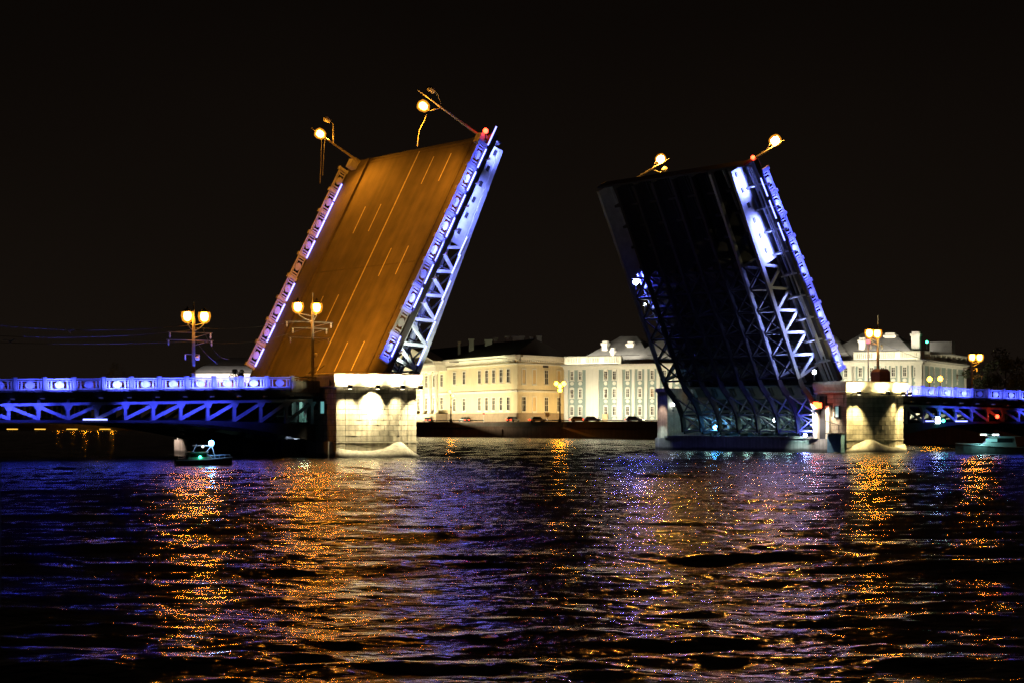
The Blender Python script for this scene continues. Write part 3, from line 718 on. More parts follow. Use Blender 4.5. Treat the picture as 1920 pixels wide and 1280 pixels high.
cap_flood(PR, TR, .2, 'rightmost floodlight under the right pier cap', 120, (560, (0, 1.15, -3.6), 62), CR)

# ------------------------------------------------------------------ fixed spans
RS = -.47
RAILP_W = 245
def panel_spot(root, loc, tgt, k, col): strip(root, loc, tgt, (1, 0, 0), 2.1, RAILP_W*k, col, .1, 84)
def build_span(flip, label, lit_rail, lit_truss, nbay=17):
    root = thing('bridge_span', label, 'bridge span', W(MID if flip else 0, 0, 0), BROT, 'fixed arched spans of the bridge')
    T = (lambda x, y, z: (-x, y, z)) if flip else (lambda x, y, z: (x, y, z))
    sg = -1 if flip else 1
    zd = lambda x: 6.62 + .0195*x                          # deck height, falling away from the pier
    L = -PW*nbay - 1.2
    def slab(y0, y1, a, b, name, mt, x0=-.55, x1=L):
        m = MB(T)
        m.hexa([(x1,y0,zd(x1)+a), (x0,y0,zd(x0)+a), (x0,y1,zd(x0)+a), (x1,y1,zd(x1)+a), (x1,y0,zd(x1)+b), (x0,y0,zd(x0)+b), (x0,y1,zd(x0)+b), (x1,y1,zd(x1)+b)])
        return m.build(name, mt, root)
    slab(6.2, 26.6, -.5, -.02, 'roadway', M['asphalt']); slab(2.9, 6.19, -.45, .14, 'sidewalk', M['walk']); slab(26.61, 29.9, -.45, .14, 'sidewalk', M['walk'])
    slab(2.35, 2.88, -.75, .04, 'fascia', M['dark']); slab(29.92, 30.4, -.75, .04, 'fascia', M['dark'])
    # railing, both sides
    tl = math.atan(.0195)
    for i in range(nbay):
        x1 = RS - i*PW; xb = x1 - PW
        for y in (2.62, 30.15):
            a = xb if not flip else -x1
            zz = zd(xb) + .05 if not flip else zd(x1) + .05
            ry = -tl if not flip else tl
            inst(RAILP, 'railing_panel', root, (a, y, zz), (0, ry, 0))
            inst(POST, 'railing_post', root, (xb if not flip else -xb, y, zd(xb)+.04), (0, ry, 0))
    # trusses: near one detailed, piece by piece
    zt = lambda x: zd(x) - 1.15
    zb = lambda x: 3.55 - .0 - max(0.0, (x + 13.0))*.03
    xs = [-.9 - i*PW for i in range(nbay+1)]
    for y, nm in ((3.05, 'near'), (29.6, 'far')):
        tr = MB(T)
        for a, b in zip(xs[:-1], xs[1:]): tr.beam((a, y, zt(a)), (b, y, zt(b)), .45, .26)
        tr = tr.build('truss_chord', M['steel'], root)
        for i, x in enumerate(xs):
            m = MB(T); m.beam((x, y, zb(x)), (x, y, zt(x)-.12), .26, .30, up=(1,0,0)); m.build('vertical', M['steel'], tr)
            if i < nbay:
                x2 = xs[i+1]; m = MB(T)
                if i < nbay/2 - .3: m.beam((x, y, zt(x)-.2), (x2, y, zb(x2)+.1), .22, .30)
                else: m.beam((x, y, zb(x)+.1), (x2, y, zt(x2)-.2), .22, .30)
                m.build('diagonal', M['steel'], tr)
                m = MB(T); m.prism([(x-.45, zt(x)-.12), (x+.45, zt(x)-.12), (x+.2, zt(x)-.55), (x-.2, zt(x)-.55)], 1, y-.17, y+.17); m.build('gusset', M['steel'], tr)
    # arched lower girders
    def arch(x):
        k = (x + .9)/(xs[-1] + .9); e = abs(2*k - 1)
        return 3.30 - 1.75*max(0, (e - .30)/.70)**2
    xx = np.linspace(-.6, xs[-1], 30)
    for y in (3.05, 8.4, 13.7, 19.0, 24.3, 29.6):
        m = MB(T); m.prism([(x, zb(x)) for x in xx] + [(x, arch(x)) for x in xx[::-1]], 1, y-.22, y+.22); m.build('arch_girder', M['dark'], root)
    m = MB(T)
    for x in xs: m.box(x-.15, x+.15, 3.3, 29.4, zb(x)-.05, zb(x)+.2)
    for x in xs: m.box(x-.15, x+.15, 2.9, 29.9, zd(x)-1.0, zd(x)-.5)
    m.build('cross_beam', M['dark'], root)
    for y in (8.4, 13.7, 19.0, 24.3):
        m = MB(T)
        for a, b in zip(xs[:-1], xs[1:]):
            m.beam((a, y, zt(a)), (b, y, zt(b)), .3, .3); m.beam((a, y, zb(a)), (a, y, zt(a)), .25)
        m.build('inner_frame', M['dark'], root)
    # lamps on brackets along the chord, LED wash on railing and truss
    for i, x in enumerate(xs[1:-1]):
        f = inst(FLOODBOX, 'flood_lamp', root, T(x, 2.2, zd(x) - .72), (0, 0, 0)); 
        if any(a <= i <= b for a, b, *_ in lit_truss): inst(FLOODGLASS, 'lens', f)
    for i, pw in enumerate(lit_rail):
        if not pw: continue
        c = RS - (i+.5)*PW
        panel_spot(root, T(c, 2.62-1.0, zd(c)+.0), T(c, 2.62, zd(c)+.62), pw, BLUE)
        m = MB(T); m.box(c-.05, c+.05, 1.5, 2.4, zd(c)-.25, zd(c)-.18); m.box(c-.14, c+.14, 1.45, 1.7, zd(c)-.18, zd(c)-.08); m.build('rail_lamp', M['dark'], root)
    for a, b, pw in lit_truss:
        x0, x1 = -.9 - a*PW, -.9 - b*PW; c = (x0+x1)/2
        strip(root, T(c, 1.55, zt(c) + .28), T(c, 3.0, zb(c)+.4), T(1, 0, .0195), abs(x1-x0), pw*abs(b-a)*.72, TRUSS, .12, 100)
    return root, T, zd
SL, TSL, ZDL = build_span(False, 'left fixed bridge span with blue lit truss and railing over the small patrol boat',
    [0, .1, .9, 1, .85, .7, .75, 1, .08, 1, .22, .06],
    [(1.8, 3.3, 22), (3.2, 7.2, 95), (8.4, 9.3, 45), (9.6, 11.4, 130), (11.6, 12.6, 60)])
SR, TSR, ZDR = build_span(True, 'right fixed bridge span with blue lit railing running out of the picture',
    [.7, .9, .6, .9, .7, .04, .35, .35, .6],
    [(2.5, 5.2, 60), (7.9, 11.5, 75)])
for x0, x1, dz, mt in ((-27.6, -24.8, .1, M['g_led']),):
    m = MB(TSL); m.box(-24.3, -22.0, 2.7, 2.8, 3.52, 3.66); m.build('light_strip', mt, SL)
for a, b in ((-9.4, -6.6), (-13.6, -11.6)):
    m = MB(TSR); m.box(a, b, 2.7, 2.8, 3.50, 3.66); m.build('light_strip', M['g_led'], SR)

# ------------------------------------------------------------------ raised leaves
TH = R(62.0); U0, Z0, YC = 6.35, 6.8, 16.4
LL = 28.8
def build_leaf(flip, label):
    root = thing('bascule_leaf', label, 'drawbridge leaf', W(MID-U0-.15 if flip else U0, YC, Z0), group='raised leaves of the drawbridge')
    if flip:
        ex = Vector((-math.cos(TH), 0, math.sin(TH))); ez = Vector((math.sin(TH), 0, math.cos(TH))); ey = Vector((0, -1, 0))
    else:
        ex = Vector((math.cos(TH), 0, math.sin(TH))); ez = Vector((-math.sin(TH), 0, math.cos(TH))); ey = Vector((0, 1, 0))
    root.rotation_euler = (Matrix.Rotation(PHI, 3, 'Z') @ Matrix((ex, ey, ez)).transposed()).to_euler()
    sg = -1 if flip else 1
    T = lambda l, w, n: (l, sg*w, n)                       # w < 0 is always the side nearer the viewer
    P = lambda m, n, mt, par=None, **k: m.build(n, mt, par or root, **k)
    m = MB(T); m.box(-.4, LL, -10.1, 10.1, -.28, 0); P(m, 'roadway', M['asphalt'])
    m = MB(T); m.box(-.3, LL-.2, -.11, .11, 0.0, .006); P(m, 'centre_line', M['mark'])
    for l in (.15, 14.4, LL-.45):
        m = MB(T); m.box(l-.09, l+.09, -10.1, 10.1, 0, .004); P(m, 'expansion_joint', M['kerb'])
    dm = MB(); dm.box(0, 3.35, -.075, .075, 0, .006); dm = dm.mesh('lane_dash', M['mark'])
    for k in range(3):
        for w in (-3.6, -6.9): inst(dm, 'lane_dash', root, T(1.95 + 11.1*k, w, 0))
        for w in (3.0, 6.2):
            if 8 + 11.1*k < LL-3.5: inst(dm, 'lane_dash', root, T(7.9 + 11.1*k, w, 0))
    for s in (-1, 1):
        a, b = sorted((s*10.12, s*10.55)); m = MB(T); m.box(-.2, LL, a, b, -.28, .24); P(m, 'kerb', M['kerb'])
        a, b = sorted((s*10.56, s*13.55)); m = MB(T); m.box(-.2, LL, a, b, -.2, .17); P(m, 'sidewalk', M['asphalt'])
        a, b = sorted((s*13.56, s*13.95)); m = MB(T); m.box(1.6, LL+.1, a, b, -.42, .22); P(m, 'edge_beam', M['dark'])
        for i in range(9 if s < 0 else 9):
            l0 = 2.6 + i*PW
            inst(RAILP, 'railing_panel', root, T(l0, s*13.72, .22)); inst(POST, 'railing_post', root, T(l0, s*13.72, .22))
        inst(POST, 'railing_post', root, T(2.6 + 9*PW, s*13.72, .22))
        # deck end cabinet beside the lamp
        m = MB(T); m.box(LL-1.2, LL-.2, s*12.6-.5, s*12.6+.5, .17, 1.0); P(m, 'end_cabinet', M['rail'])
    # main girders: truss near the pivot, solid plate towards the tip
    top = -.55
    bot = lambda l: -(2.55 + .074*(LL - l))
    NP = 5; l0, l1 = 1.6, 17.6
    tail = [(4, -.5), (4, bot(4)), (1.6, -3.65), (-.7, -3.6), (-2.5, -4.1), (-3.9, -1.6), (-2.4, -.35), (0, -.3)]
    for gi, w in enumerate((-12.0, -8.6, -5.2, -1.75, 1.75, 5.2, 8.6, 12.0)):
        side = gi in (0, 7)
        m = MB(T)
        m.beam((0, w, top), (LL-.1, w, top), .34, .36, up=(0,0,1)); m.beam((4, w, bot(4)+.2), (LL-.1, w, bot(LL)+.2), .40, .44, up=(0,0,1))
        GM = M['steel'] if gi in (0, 1, 7) else M['dark']  # inner girders coloured near-black to put the underside's shade into the paint
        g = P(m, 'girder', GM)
        m = MB(T); m.prism([(l1, top-.17), (LL-.15, top-.17), (LL-.15, bot(LL)+.4), (l1, bot(l1)+.4)], 1, w-.09, w+.09); P(m, 'web_plate', M['steel'] if side else M['dark'], g)  # inner plates: shade put into the colour too
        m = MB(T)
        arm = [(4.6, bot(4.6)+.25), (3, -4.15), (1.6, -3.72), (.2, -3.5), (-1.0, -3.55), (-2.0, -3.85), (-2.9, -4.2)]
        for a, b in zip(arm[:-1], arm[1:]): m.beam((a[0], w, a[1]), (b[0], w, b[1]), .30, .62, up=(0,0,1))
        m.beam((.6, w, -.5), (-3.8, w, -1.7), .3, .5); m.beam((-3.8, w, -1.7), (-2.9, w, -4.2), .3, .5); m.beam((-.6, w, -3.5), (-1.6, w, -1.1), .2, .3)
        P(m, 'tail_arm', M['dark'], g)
        ls = np.linspace(4.0, l1, NP+1)
        for i in range(NP+1):
            l = ls[i]
            if i in (0, NP): m = MB(T); m.beam((l, w, top-.15), (l, w, bot(l)+.4), .2, .26, up=(1,0,0)); P(m, 'vertical', GM, g)
            if i < NP:
                l2 = ls[i+1]; lm = (l+l2)/2; m = MB(T)
                m.beam((l, w, bot(l)+.35), (lm, w, top-.15), .22, .30); P(m, 'diagonal', GM, g)
                m = MB(T); m.beam((lm, w, top-.15), (l2, w, bot(l2)+.35), .22, .30); P(m, 'diagonal', GM, g)
        if side:      # slots and stiffeners on the outer plates
            for l in np.arange(l1+1.2, LL-.6, 1.85):
                m = MB(T); o = w + (-.12 if gi == 0 else .12); m.box(l-.3, l+.3, o-.05, o+.05, -2.0, -1.68); P(m, 'slot', M['black'], g)
    # floor beams, brackets, bracing; near-black beams and bracing have shade in their colour
    for l in np.arange(1.6, LL, 2.72):
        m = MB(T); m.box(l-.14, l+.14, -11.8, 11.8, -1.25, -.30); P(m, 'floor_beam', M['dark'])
        for s in (-1, 1):
            m = MB(T); m.prism([(s*12.15, -.24), (s*13.9, -.24), (s*13.9, -.45), (s*12.15, -1.3)], 0, l-.08, l+.08); P(m, 'bracket', M['steel'])
    m = MB(T)
    gw = (-12.0, -8.6, -5.2, -1.75, 1.75, 5.2, 8.6, 12.0)
    ls = np.linspace(4.0, l1, NP+1)
    for a, b in zip(ls[:-1], ls[1:]):
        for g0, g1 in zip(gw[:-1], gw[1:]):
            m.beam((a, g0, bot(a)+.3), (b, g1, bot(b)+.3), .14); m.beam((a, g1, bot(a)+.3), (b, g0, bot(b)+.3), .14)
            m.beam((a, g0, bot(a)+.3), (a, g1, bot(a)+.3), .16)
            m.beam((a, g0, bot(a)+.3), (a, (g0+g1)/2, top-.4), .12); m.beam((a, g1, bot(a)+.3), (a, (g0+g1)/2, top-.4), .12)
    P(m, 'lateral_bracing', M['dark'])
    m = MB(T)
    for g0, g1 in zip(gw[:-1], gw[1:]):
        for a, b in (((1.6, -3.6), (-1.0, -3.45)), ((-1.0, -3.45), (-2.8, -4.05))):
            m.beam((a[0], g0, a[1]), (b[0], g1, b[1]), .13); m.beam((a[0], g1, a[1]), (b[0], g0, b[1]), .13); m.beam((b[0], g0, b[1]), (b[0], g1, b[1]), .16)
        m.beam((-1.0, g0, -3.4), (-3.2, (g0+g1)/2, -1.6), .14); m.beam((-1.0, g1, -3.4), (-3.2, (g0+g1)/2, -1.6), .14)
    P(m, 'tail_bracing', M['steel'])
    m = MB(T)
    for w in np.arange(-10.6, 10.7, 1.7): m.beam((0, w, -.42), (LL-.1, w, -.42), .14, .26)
    P(m, 'stringer', M['dark'])  # stringers near-black as well, shade in the colour
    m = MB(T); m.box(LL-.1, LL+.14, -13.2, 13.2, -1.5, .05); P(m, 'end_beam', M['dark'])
    for s in (-1, 1):
        m = MB(T); m.box(1.2, LL-.5, s*12.7-.1, s*12.7+.1, -.56, -.42); P(m, 'service_pipe', M['steel'])
        m = MB(T); m.box(1.2, LL-.5, s*13.45-.06, s*13.45+.06, -.7, -.6); P(m, 'service_pipe', M['steel'])
    return root, T, bot
LFL, TLF, BOT = build_leaf(False, 'left raised drawbridge leaf showing its orange lit road deck')
LFR, TRF, _ = build_leaf(True, 'right raised drawbridge leaf showing its dark underside of girders')

def leaf_led(root, T, l, w, n, on=1, flat=False):
    o = inst(LED if on else LEDDIM, 'light_strip', root, T(l, w, n)); return o
# left leaf, near edge: bright strips along the edge beam, along the bottom chord, washes on the railing
for i in range(10):
    l = 4.4 + i*2.68 - (0 if i else .1)
    if i == 1: continue
    leaf_led(LFL, TLF, l, -14.01, .26, i not in (4,))
for l, on in ((5.6, 1), (8.2, 1), (10.5, 1), (12.7, 1), (15.6, 1), (17.6, 1)):
    inst(LED if on != 2 else LEDSHORT, 'light_strip', LFL, TLF(l, -12.27, BOT(l)+.55))
def rail_lamps(root, T, ks, side=-1, outward=1):
    for i, k in enumerate(ks):
        if not k: continue
        l = 2.6 + (i+.5)*PW; o = side*13.72
        panel_spot(root, T(l, o + side*.95*outward, .0 if outward > 0 else .36), T(l, o, .80), k, BLUE)
        if outward < 0: continue
        m = MB(T); a, b = sorted((o+side*.25, o+side*1.05)); m.box(l-.04, l+.04, a, b, -.3, -.24); a, b = sorted((o+side*.85, o+side*1.1)); m.box(l-.12, l+.12, a, b, -.24, -.12); m.build('rail_lamp', M['steel'], root)
rail_lamps(LFL, TLF, [.5, 0, .6, .10, .8, 1, .5, .9, .25])
# plate near the tip, washed from below; chord lamps
def face_wash(root, T, a, b, w, pw, col, tn=-2.2, n=-.78):
    # linear lamp under the sidewalk, washing the girder side
    c = (a+b)/2; strip(root, T(c, w-1.25, n-.1), T(c, w, tn), T(1, 0, 0), b-a, pw, col, .045, 100)
    m = MB(T); m.box(a, b, w-1.33, w-1.19, n, n+.14); m.build('led_rail', M['steel'], root)
face_wash(LFL, TLF, 18.2, 24.4, -12.0, 420, (.17,.21,1))
face_wash(LFL, TLF, 8.5, 17.0, -12.0, 420, (.15,.18,1))
face_wash(LFL, TLF, 27.0, 28.7, -12.0, 200, (.17,.21,1))
# left leaf, far railing: strips on the inner foot of the railing and blue posts
for i, (l, on) in enumerate(((3.9, 1), (6.9, 1), (9.4, 1), (12.0, 1), (17.4, 1), (20.0, 1), (22.3, 1), (24.7, 1))):
    leaf_led(LFL, TLF, l, 13.50, .30, on)
rail_lamps(LFL, TLF, [.04, .035, .04, .03, .004, .03, .03, .025, 0], 1, -1)
# right leaf, near edge
rail_lamps(LFR, TRF, [.9, .4, .8, .25, .7, 1, .4, .95, .6])
face_wash(LFR, TRF, 17.4, 22.6, -12.0, 780, (.22,.26,1))
face_wash(LFR, TRF, 25.4, 28.4, -12.0, 480, (.20,.24,1))
face_wash(LFR, TRF, 5.0, 12.5, -12.0, 620, (.32,.38,1))
for l in (20.3, 23.0, 25.7): leaf_led(LFR, TRF, l, -14.0, -.46, 1)
# ------------------------------------------------------------------ where sight lines meet planes of the bridge
def uv_from(px, u=None, v=None):
    k = (px - 960)/FPX
    if v is not None:
        b = W(0, v); return (k*b.y - b.x)/(CP - k*SP), v
    b = W(u, 0); return u, (k*b.y - b.x)/(-SP - k*CP)
def z_at(py, p): return CAM_H + (HORIZON - py)/FPX*p.y

# ------------------------------------------------------------------ street lamps
m = MB(); m.lathe([(.12, .06), (.30, .2), (.37, .5), (.32, .78), (.14, .92)], 12); BULB = m.mesh('bulb', M['g_sodium'], True); BULBTIP = m.mesh('bulb', M['g_sodium_tip'], True)
m = MB(); m.lathe([(.22, -.14), (.48, .06), (.60, .5), (.54, .88), (.27, 1.07)], 12); GLOBE = m.mesh('lantern', M['shell'], True)
m = MB(); m.lathe([(.56, .86), (.32, 1.09), (.1, 1.18), (.05, 1.36)], 10); HOOD = m.mesh('lantern_hood', M['black'])
def deck_lamp(label, base, arms, h, mast, cross=(), group='street lamps along the bridge', spots=(), boxes=True):
    """arms: offsets along the bridge of the lanterns; h: lantern height above the base"""
    t = thing('street_lamp', label, 'street lamp', base, BROT, group)
    m = MB(); m.lathe([(.26, 0), (.26, .5), (.17, .7), (.155, h*.6), (.13, h+.2), (.07, h+.5), (.05, mast)], 10); m.build('pole', M['pole'], t)
    m = MB()
    for a in arms:
        m.tube([(0, 0, h-.9), (a*.5, 0, h-.62), (a*.9, 0, h-.3), (a, 0, h)], [.06, .05, .05, .05], 6); m.tube([(0, 0, h-.35), (a, 0, h-.12)], .035, 5)
    m.build('lamp_arm', M['pole'], t)
    for a in arms:
        l = inst(GLOBE, 'lantern', t, (a, 0, h)); inst(HOOD, 'hood', l); inst(BULB, 'bulb', l)
    if cross:
        m = MB()
        for z, L in cross: m.beam((-L*.7, .12, z), (L*.55, .12, z), .09, .07); m.beam((0, .1, z-.5), (L*.5, .1, z), .05)
        m.build('cross_arm', M['pole'], t)
        m = MB()
        for z, L in cross:
            for x in (-L*.65, L*.5): m.lathe([(.05, -.5), (.09, -.35), (.06, -.2), (.09, -.1), (.03, 0)], 7, (x, .12, z-.02))
        m.build('insulator', M['signwhite'], t)
    if boxes:
        m = MB(); m.lathe([(.05, 0), (.2, .12), (.2, .26), (.06, .36)], 8, (.30, -.1, h*.42)); m.build('pole_light', M['signwhite'], t)
    for loc, tgt, pw, ang in spots: spot(t, loc, tgt, pw, SODIUM, ang, .7, .25)
    return t
def at_v(px, v, zbase): u, _ = uv_from(px, v=v); p = W(u, v); p.z = zbase; return p, u
p, u1 = at_v(363, 3.6, 6.5)
hh = z_at(603, p) - 6.5
L1 = deck_lamp('two lantern lamp post on the left span, farthest left, with wires on its cross arms', p, (-.62, 1.1), hh, hh+1.9, ((hh-1.0, 3.6), (hh-1.7, 3.8), (hh-3.0, 1.2)),
    spots=[((0, 0, hh-.9), (1.3, -1.2, -2), 1500, 110), ((.9, .5, hh-.2), (22, 14, 9), 24000, 62)])
p, u2 = at_v(586, 3.6, 6.6)
hh = z_at(586, p) - 6.6
L2 = deck_lamp('dark lamp post with two lanterns standing before the orange left leaf', p, (-1.6, .45), hh, hh+1.9, ((hh-.9, 4.2), (hh-1.5, 3.2), (hh-2.4, 3.6)),
    spots=[((-1.2, .4, hh-.6), (10, 12, 6.5), 21000, 105), ((-.2, 0, hh-.7), (0, -.6, 0), 700, 70)])
p, u3 = at_v(1646, 3.4, 6.7)
hh = z_at(633, p) - 6.7
L3 = deck_lamp('tall masted lamp post rising behind the cap of the right pier', p, (-1.35, -.1), hh, hh+2.6, ((hh-.8, 1.6),), spots=[((-.6, 0, hh-.6), (-.2, -.5, 0), 700, 80)], boxes=False)
p, u4 = at_v(1822, 28.6, 6.2)
hh = z_at(676, p) - 6.2
L4 = deck_lamp('twin lantern lamp post on the right span near the right picture edge', p, (.1, 1.55), hh, hh+1.6, ((hh-1.0, 2.2), (hh-2.0, 4.2)), spots=[((.8, 0, hh-.6), (.3, -.7, 0), 900, 90)], boxes=False)

def tip_lamp(leaf, T, flip, w, h, arms, label, pw, gs=1.0, tgt=(12, 0), dl=0.0):
    """lamp post standing square on the raised deck, so it leans with the leaf"""
    loc = leaf.location + leaf.rotation_euler.to_matrix() @ Vector(T(LL-.2+dl, w, .17))
    t = thing('street_lamp', label, 'street lamp', loc, leaf.rotation_euler, 'street lamps on the raised leaves')
    m = MB(); m.lathe([(.24, 0), (.22, .6), (.14, .8), (.12, h*.7), (.09, h), (.045, h+1.6)], 9); m.build('pole', M['pole'], t)
    m = MB()
    for a, on in arms: m.tube([(0, 0, h-1.6), (a*.6, 0, h-1.0), (a, 0, h-.6), (a, 0, h-.1)], [.07, .07, .06, .05], 6)
    m.build('lamp_arm', M['pole'], t)
    for a, on in arms:
        if on: l = inst(GLOBE, 'lantern', t, (a, 0, h-.2), scale=(gs, gs, gs)); inst(BULB if pw else BULBTIP, 'bulb', l)
        else: m = MB(); m.lathe([(.12, 0), (.25, .1), (.33, .5), (.3, .75), (.1, .95)], 8, (a, 0, h-.2)); m.build('dark_lantern', M['pole'], t)
    for a, on in arms:
        if on and pw:
            spot(t, (a, 0, h-.7), (tgt[0]-LL, tgt[1] - w, 0), pw, SODIUM, 118, .8, .3)
            spot(t, (a+.1, 0, h-.5), (0, 0, h-3.5), 420, SODIUM, 120, .6, .3)
    return t
tip_lamp(LFL, TLF, 0, 12.1, 5.4, ((.05, 1), (1.9, 0)), 'leaning lamp post on the far corner of the left leaf', 15000, tgt=(18, 4))
tip_lamp(LFL, TLF, 0, -12.1, 7.2, ((-1.05, 1), (.9, 0)), 'long leaning lamp post on the near corner of the left leaf', 13000, tgt=(16, -2))
tip_lamp(LFR, TRF, 1, 12.1, 7.7, ((.5, 1), (-.9, 0)), 'leaning lamp on the far corner of the right leaf', 0, gs=1.05, dl=-.9)
tip_lamp(LFR, TRF, 1, -12.1, 4.6, ((.5, 1),), 'leaning lamp on the near corner of the right leaf', 0, gs=1.1)
# slack cables hanging from the two tilted lamps of the left leaf
def cable(name, label, pts, r=.02, mt=None, group=None):
    b = Vector(pts[0]); m = MB(); m.tube([Vector(p)-b for p in pts], r, 5); o = m.build(name, mt or M['wire'], None); o.location = b
    return tag(o, label, 'cable', group)
def px_pt(px, py, Y): return Vector(((px-960)/FPX*Y, Y, CAM_H + (HORIZON-py)/FPX*Y))
def sag(a, b, s, n=12): return [a.lerp(b, i/n) - Vector((0, 0, s*4*(i/n)*(1-i/n))) for i in range(n+1)]
G = 'overhead wires over the bridge'
cable('hanging_cable', 'left cable dangling from the far lamp of the left leaf', [px_pt(603, 244, 234), px_pt(602, 300, 234), px_pt(600, 345, 234)], .03, M['pole'])
cable('hanging_cable', 'right cable dangling from the far lamp of the left leaf', [px_pt(610, 246, 234), px_pt(607, 290, 234), px_pt(605, 330, 234)], .03, M['pole'])
cable('hanging_cable', 'bundle of cable drooping from the near lamp of the left leaf', [px_pt(800, 214, 213.5), px_pt(795, 228, 213.5), px_pt(786, 245, 213.5), px_pt(782, 275, 213.5)], .045, M['pole'])
top1 = px_pt(362, 615, 195); top2 = px_pt(584, 601, 201)
for k, (a, b, s, lab) in enumerate((
    (px_pt(-30, 607, 187), px_pt(356, 610, 194.5), .5, 'highest overhead wire reaching left from the leftmost lamp post'),
    (px_pt(-30, 628, 187), px_pt(356, 619, 194.5), .4, 'second overhead wire reaching left from the leftmost lamp post'),
    (px_pt(-30, 641, 187), px_pt(362, 640, 194.5), .2, 'lowest overhead wire reaching left from the leftmost lamp post'),
    (px_pt(368, 640, 195), px_pt(580, 612, 200.5), .7, 'sagging wire between the two lamp posts of the left span'),
    (px_pt(368, 615, 195), px_pt(580, 598, 200.5), .35, 'upper taut wire between the two lamp posts of the left span'),
    (px_pt(381, 618, 195), px_pt(430, 672, 197), .8, 'loose wire hanging over the grey hipped roof, upper of the pair'),
    (px_pt(370, 643, 195), px_pt(408, 682, 197), .15, 'loose wire hanging over the grey hipped roof, lower of the pair'),
    (px_pt(1830, 680, 285), px_pt(1960, 700, 300), .4, 'upper wire right of the twin lantern lamp post'),
    (px_pt(1828, 692, 285), px_pt(1960, 712, 300), .4, 'lower wire right of the twin lantern lamp post'),
    (px_pt(1650, 640, 245), px_pt(1820, 684, 282), .8, 'wire between the two lamp posts on the right span'))):
    cable('overhead_wire', lab, sag(a, b, s), .022, None, G)

# ------------------------------------------------------------------ lanterns on the far embankment
m = MB(); m.lathe([(.2, -.3), (.42, -.1), (.5, .25), (.3, .55), (.1, .7)], 8); GL2 = m.mesh('lantern', M['g_sodium_far'])
def bank_lamp(px, py, Y, globes, label, group, gs=1.0, pw=0):
    p = px_pt(px, py, Y); t = thing('embankment_lamp', label, 'street lamp', (p.x, p.y, GZ), (0, 0, 0), group); h = p.z - GZ
    m = MB(); m.lathe([(.45, 0), (.45, .6), (.2, 1.0), (.16, h*.5), (.24, h*.52), (.14, h*.6), (.10, h)], 8); m.build('pole', M['black'], t)
    if len(globes) > 1:
        m = MB()
        for dx, dz in globes: m.tube([(0, 0, h-1.2), (dx*.6, 0, h+dz-.7), (dx, 0, h+dz-.2)], .06, 5)
        m.build('lamp_arm', M['black'], t)
    for dx, dz in globes: inst(GL2, 'lantern', t, (dx, 0, h+dz), scale=(gs, gs, gs))
    if pw: light('POINT', t, (0, -1.2, h-.6), None, pw, SODIUM, shadow_soft_size=.3)
    return t
BG = 'lanterns along the far embankment'
bank_lamp(1050, 729, 515, ((-.9, 1.2), (.9, 1.2), (0, -.4), (0, .6)), 'ornate lantern between the yellow and the teal building', BG, 1.0, 500)
bank_lamp(845.5, 738, 560, ((-.3, .5), (.5, -.6)), 'ornate lantern before the white columned portico', BG, .8, 300)
bank_lamp(1743, 712, 430, ((0, 0),), 'left of the two lanterns before the right end of the teal building', BG, 1.0, 400)
bank_lamp(1763, 711, 430, ((0, 0),), 'right of the two lanterns before the right end of the teal building', BG, 1.0, 0)
bank_lamp(1696, 722, 400, ((0, 0),), 'small lantern just right of the right pier cap', BG, .7)
for px, py, gs, lab in ((109, 768, 1.3, 'pale distant lantern behind the first bright truss panel from the left'), (160, 765, 2.2, 'brightest distant lantern seen through the left truss'), (184, 769, 1.5, 'distant lantern right of the brightest one behind the left truss'), (210, 766, 2.0, 'rightmost distant lantern seen through the left truss'), (137, 766, 1.3, 'distant lantern left of the brightest one behind the left truss')):
    bank_lamp(px, py, 1396, ((0, 0),), lab, 'distant lanterns behind the left span', gs)
for px, lab in ((23, 'leftmost'), (75, 'second from the left'), (135, 'middle'), (197, 'second from the right'), (267, 'rightmost')):
    p = px_pt(px, 800, 1392); t = thing('quay_light', f'low golden waterline light under the left arch, {lab} of five', 'lamp', (p.x, p.y, 0), group='low lights along the far waterline')
    m = MB(); m.box(-5, 5, -1.2, 1.5, -.5, .5); m.box(-3.6, 3.6, .3, .5, .5, 1.1); m.build('pontoon', M['black'], t)
    m = MB(); m.box(-3.6, 3.6, -.05, .25, .50, .95); m.build('lamp_panel', M['g_pontoon'], t)
# ------------------------------------------------------------------ signal lights and work lamps
def bulb(name, label, cat, loc, r, mt, rot=(0,0,0), group=None, stem=(0,0,-.5), pw=0, col=(1,1,1)):
    t = thing(name, label, cat, loc, rot, group)
    m = MB(); m.lathe([(r*.3, -r), (r*.8, -r*.6), (r, 0), (r*.8, r*.6), (r*.3, r)], 10); m.build('bulb', mt, t, smooth=True)
    m = MB(); m.tube([(0, 0, -r*.8), (stem[0], stem[1], stem[2]-r)], .05, 6); m.box(stem[0]-.12, stem[0]+.12, stem[1]-.12, stem[1]+.12, stem[2]-r-.12, stem[2]-r); m.build('bracket', M['black'], t)
    if pw: light('POINT', t, (0, -r-.25, 0), None, pw, col, shadow_soft_size=.15)
    return t
def leaf_pt(leaf, T, l, w, n): return leaf.location + leaf.rotation_euler.to_matrix() @ Vector(T(l, w, n))
bulb('navigation_light', 'red light on the near tip of the left leaf', 'signal light', leaf_pt(LFL, TLF, 28.9, -13.2, .75), .28, M['g_red'], pw=60, col=(1,.05,.02))
bulb('navigation_light', 'red light on the near tip of the right leaf', 'signal light', leaf_pt(LFR, TRF, 29.0, -13.0, .4), .24, M['g_red'], pw=50, col=(1,.05,.02))
bulb('work_lamp', 'blue lamp on the far edge of the right leaf', 'lamp', leaf_pt(LFR, TRF, 16.2, 13.6, -1.2), .38, M['g_blue'], pw=160, col=BLUE)
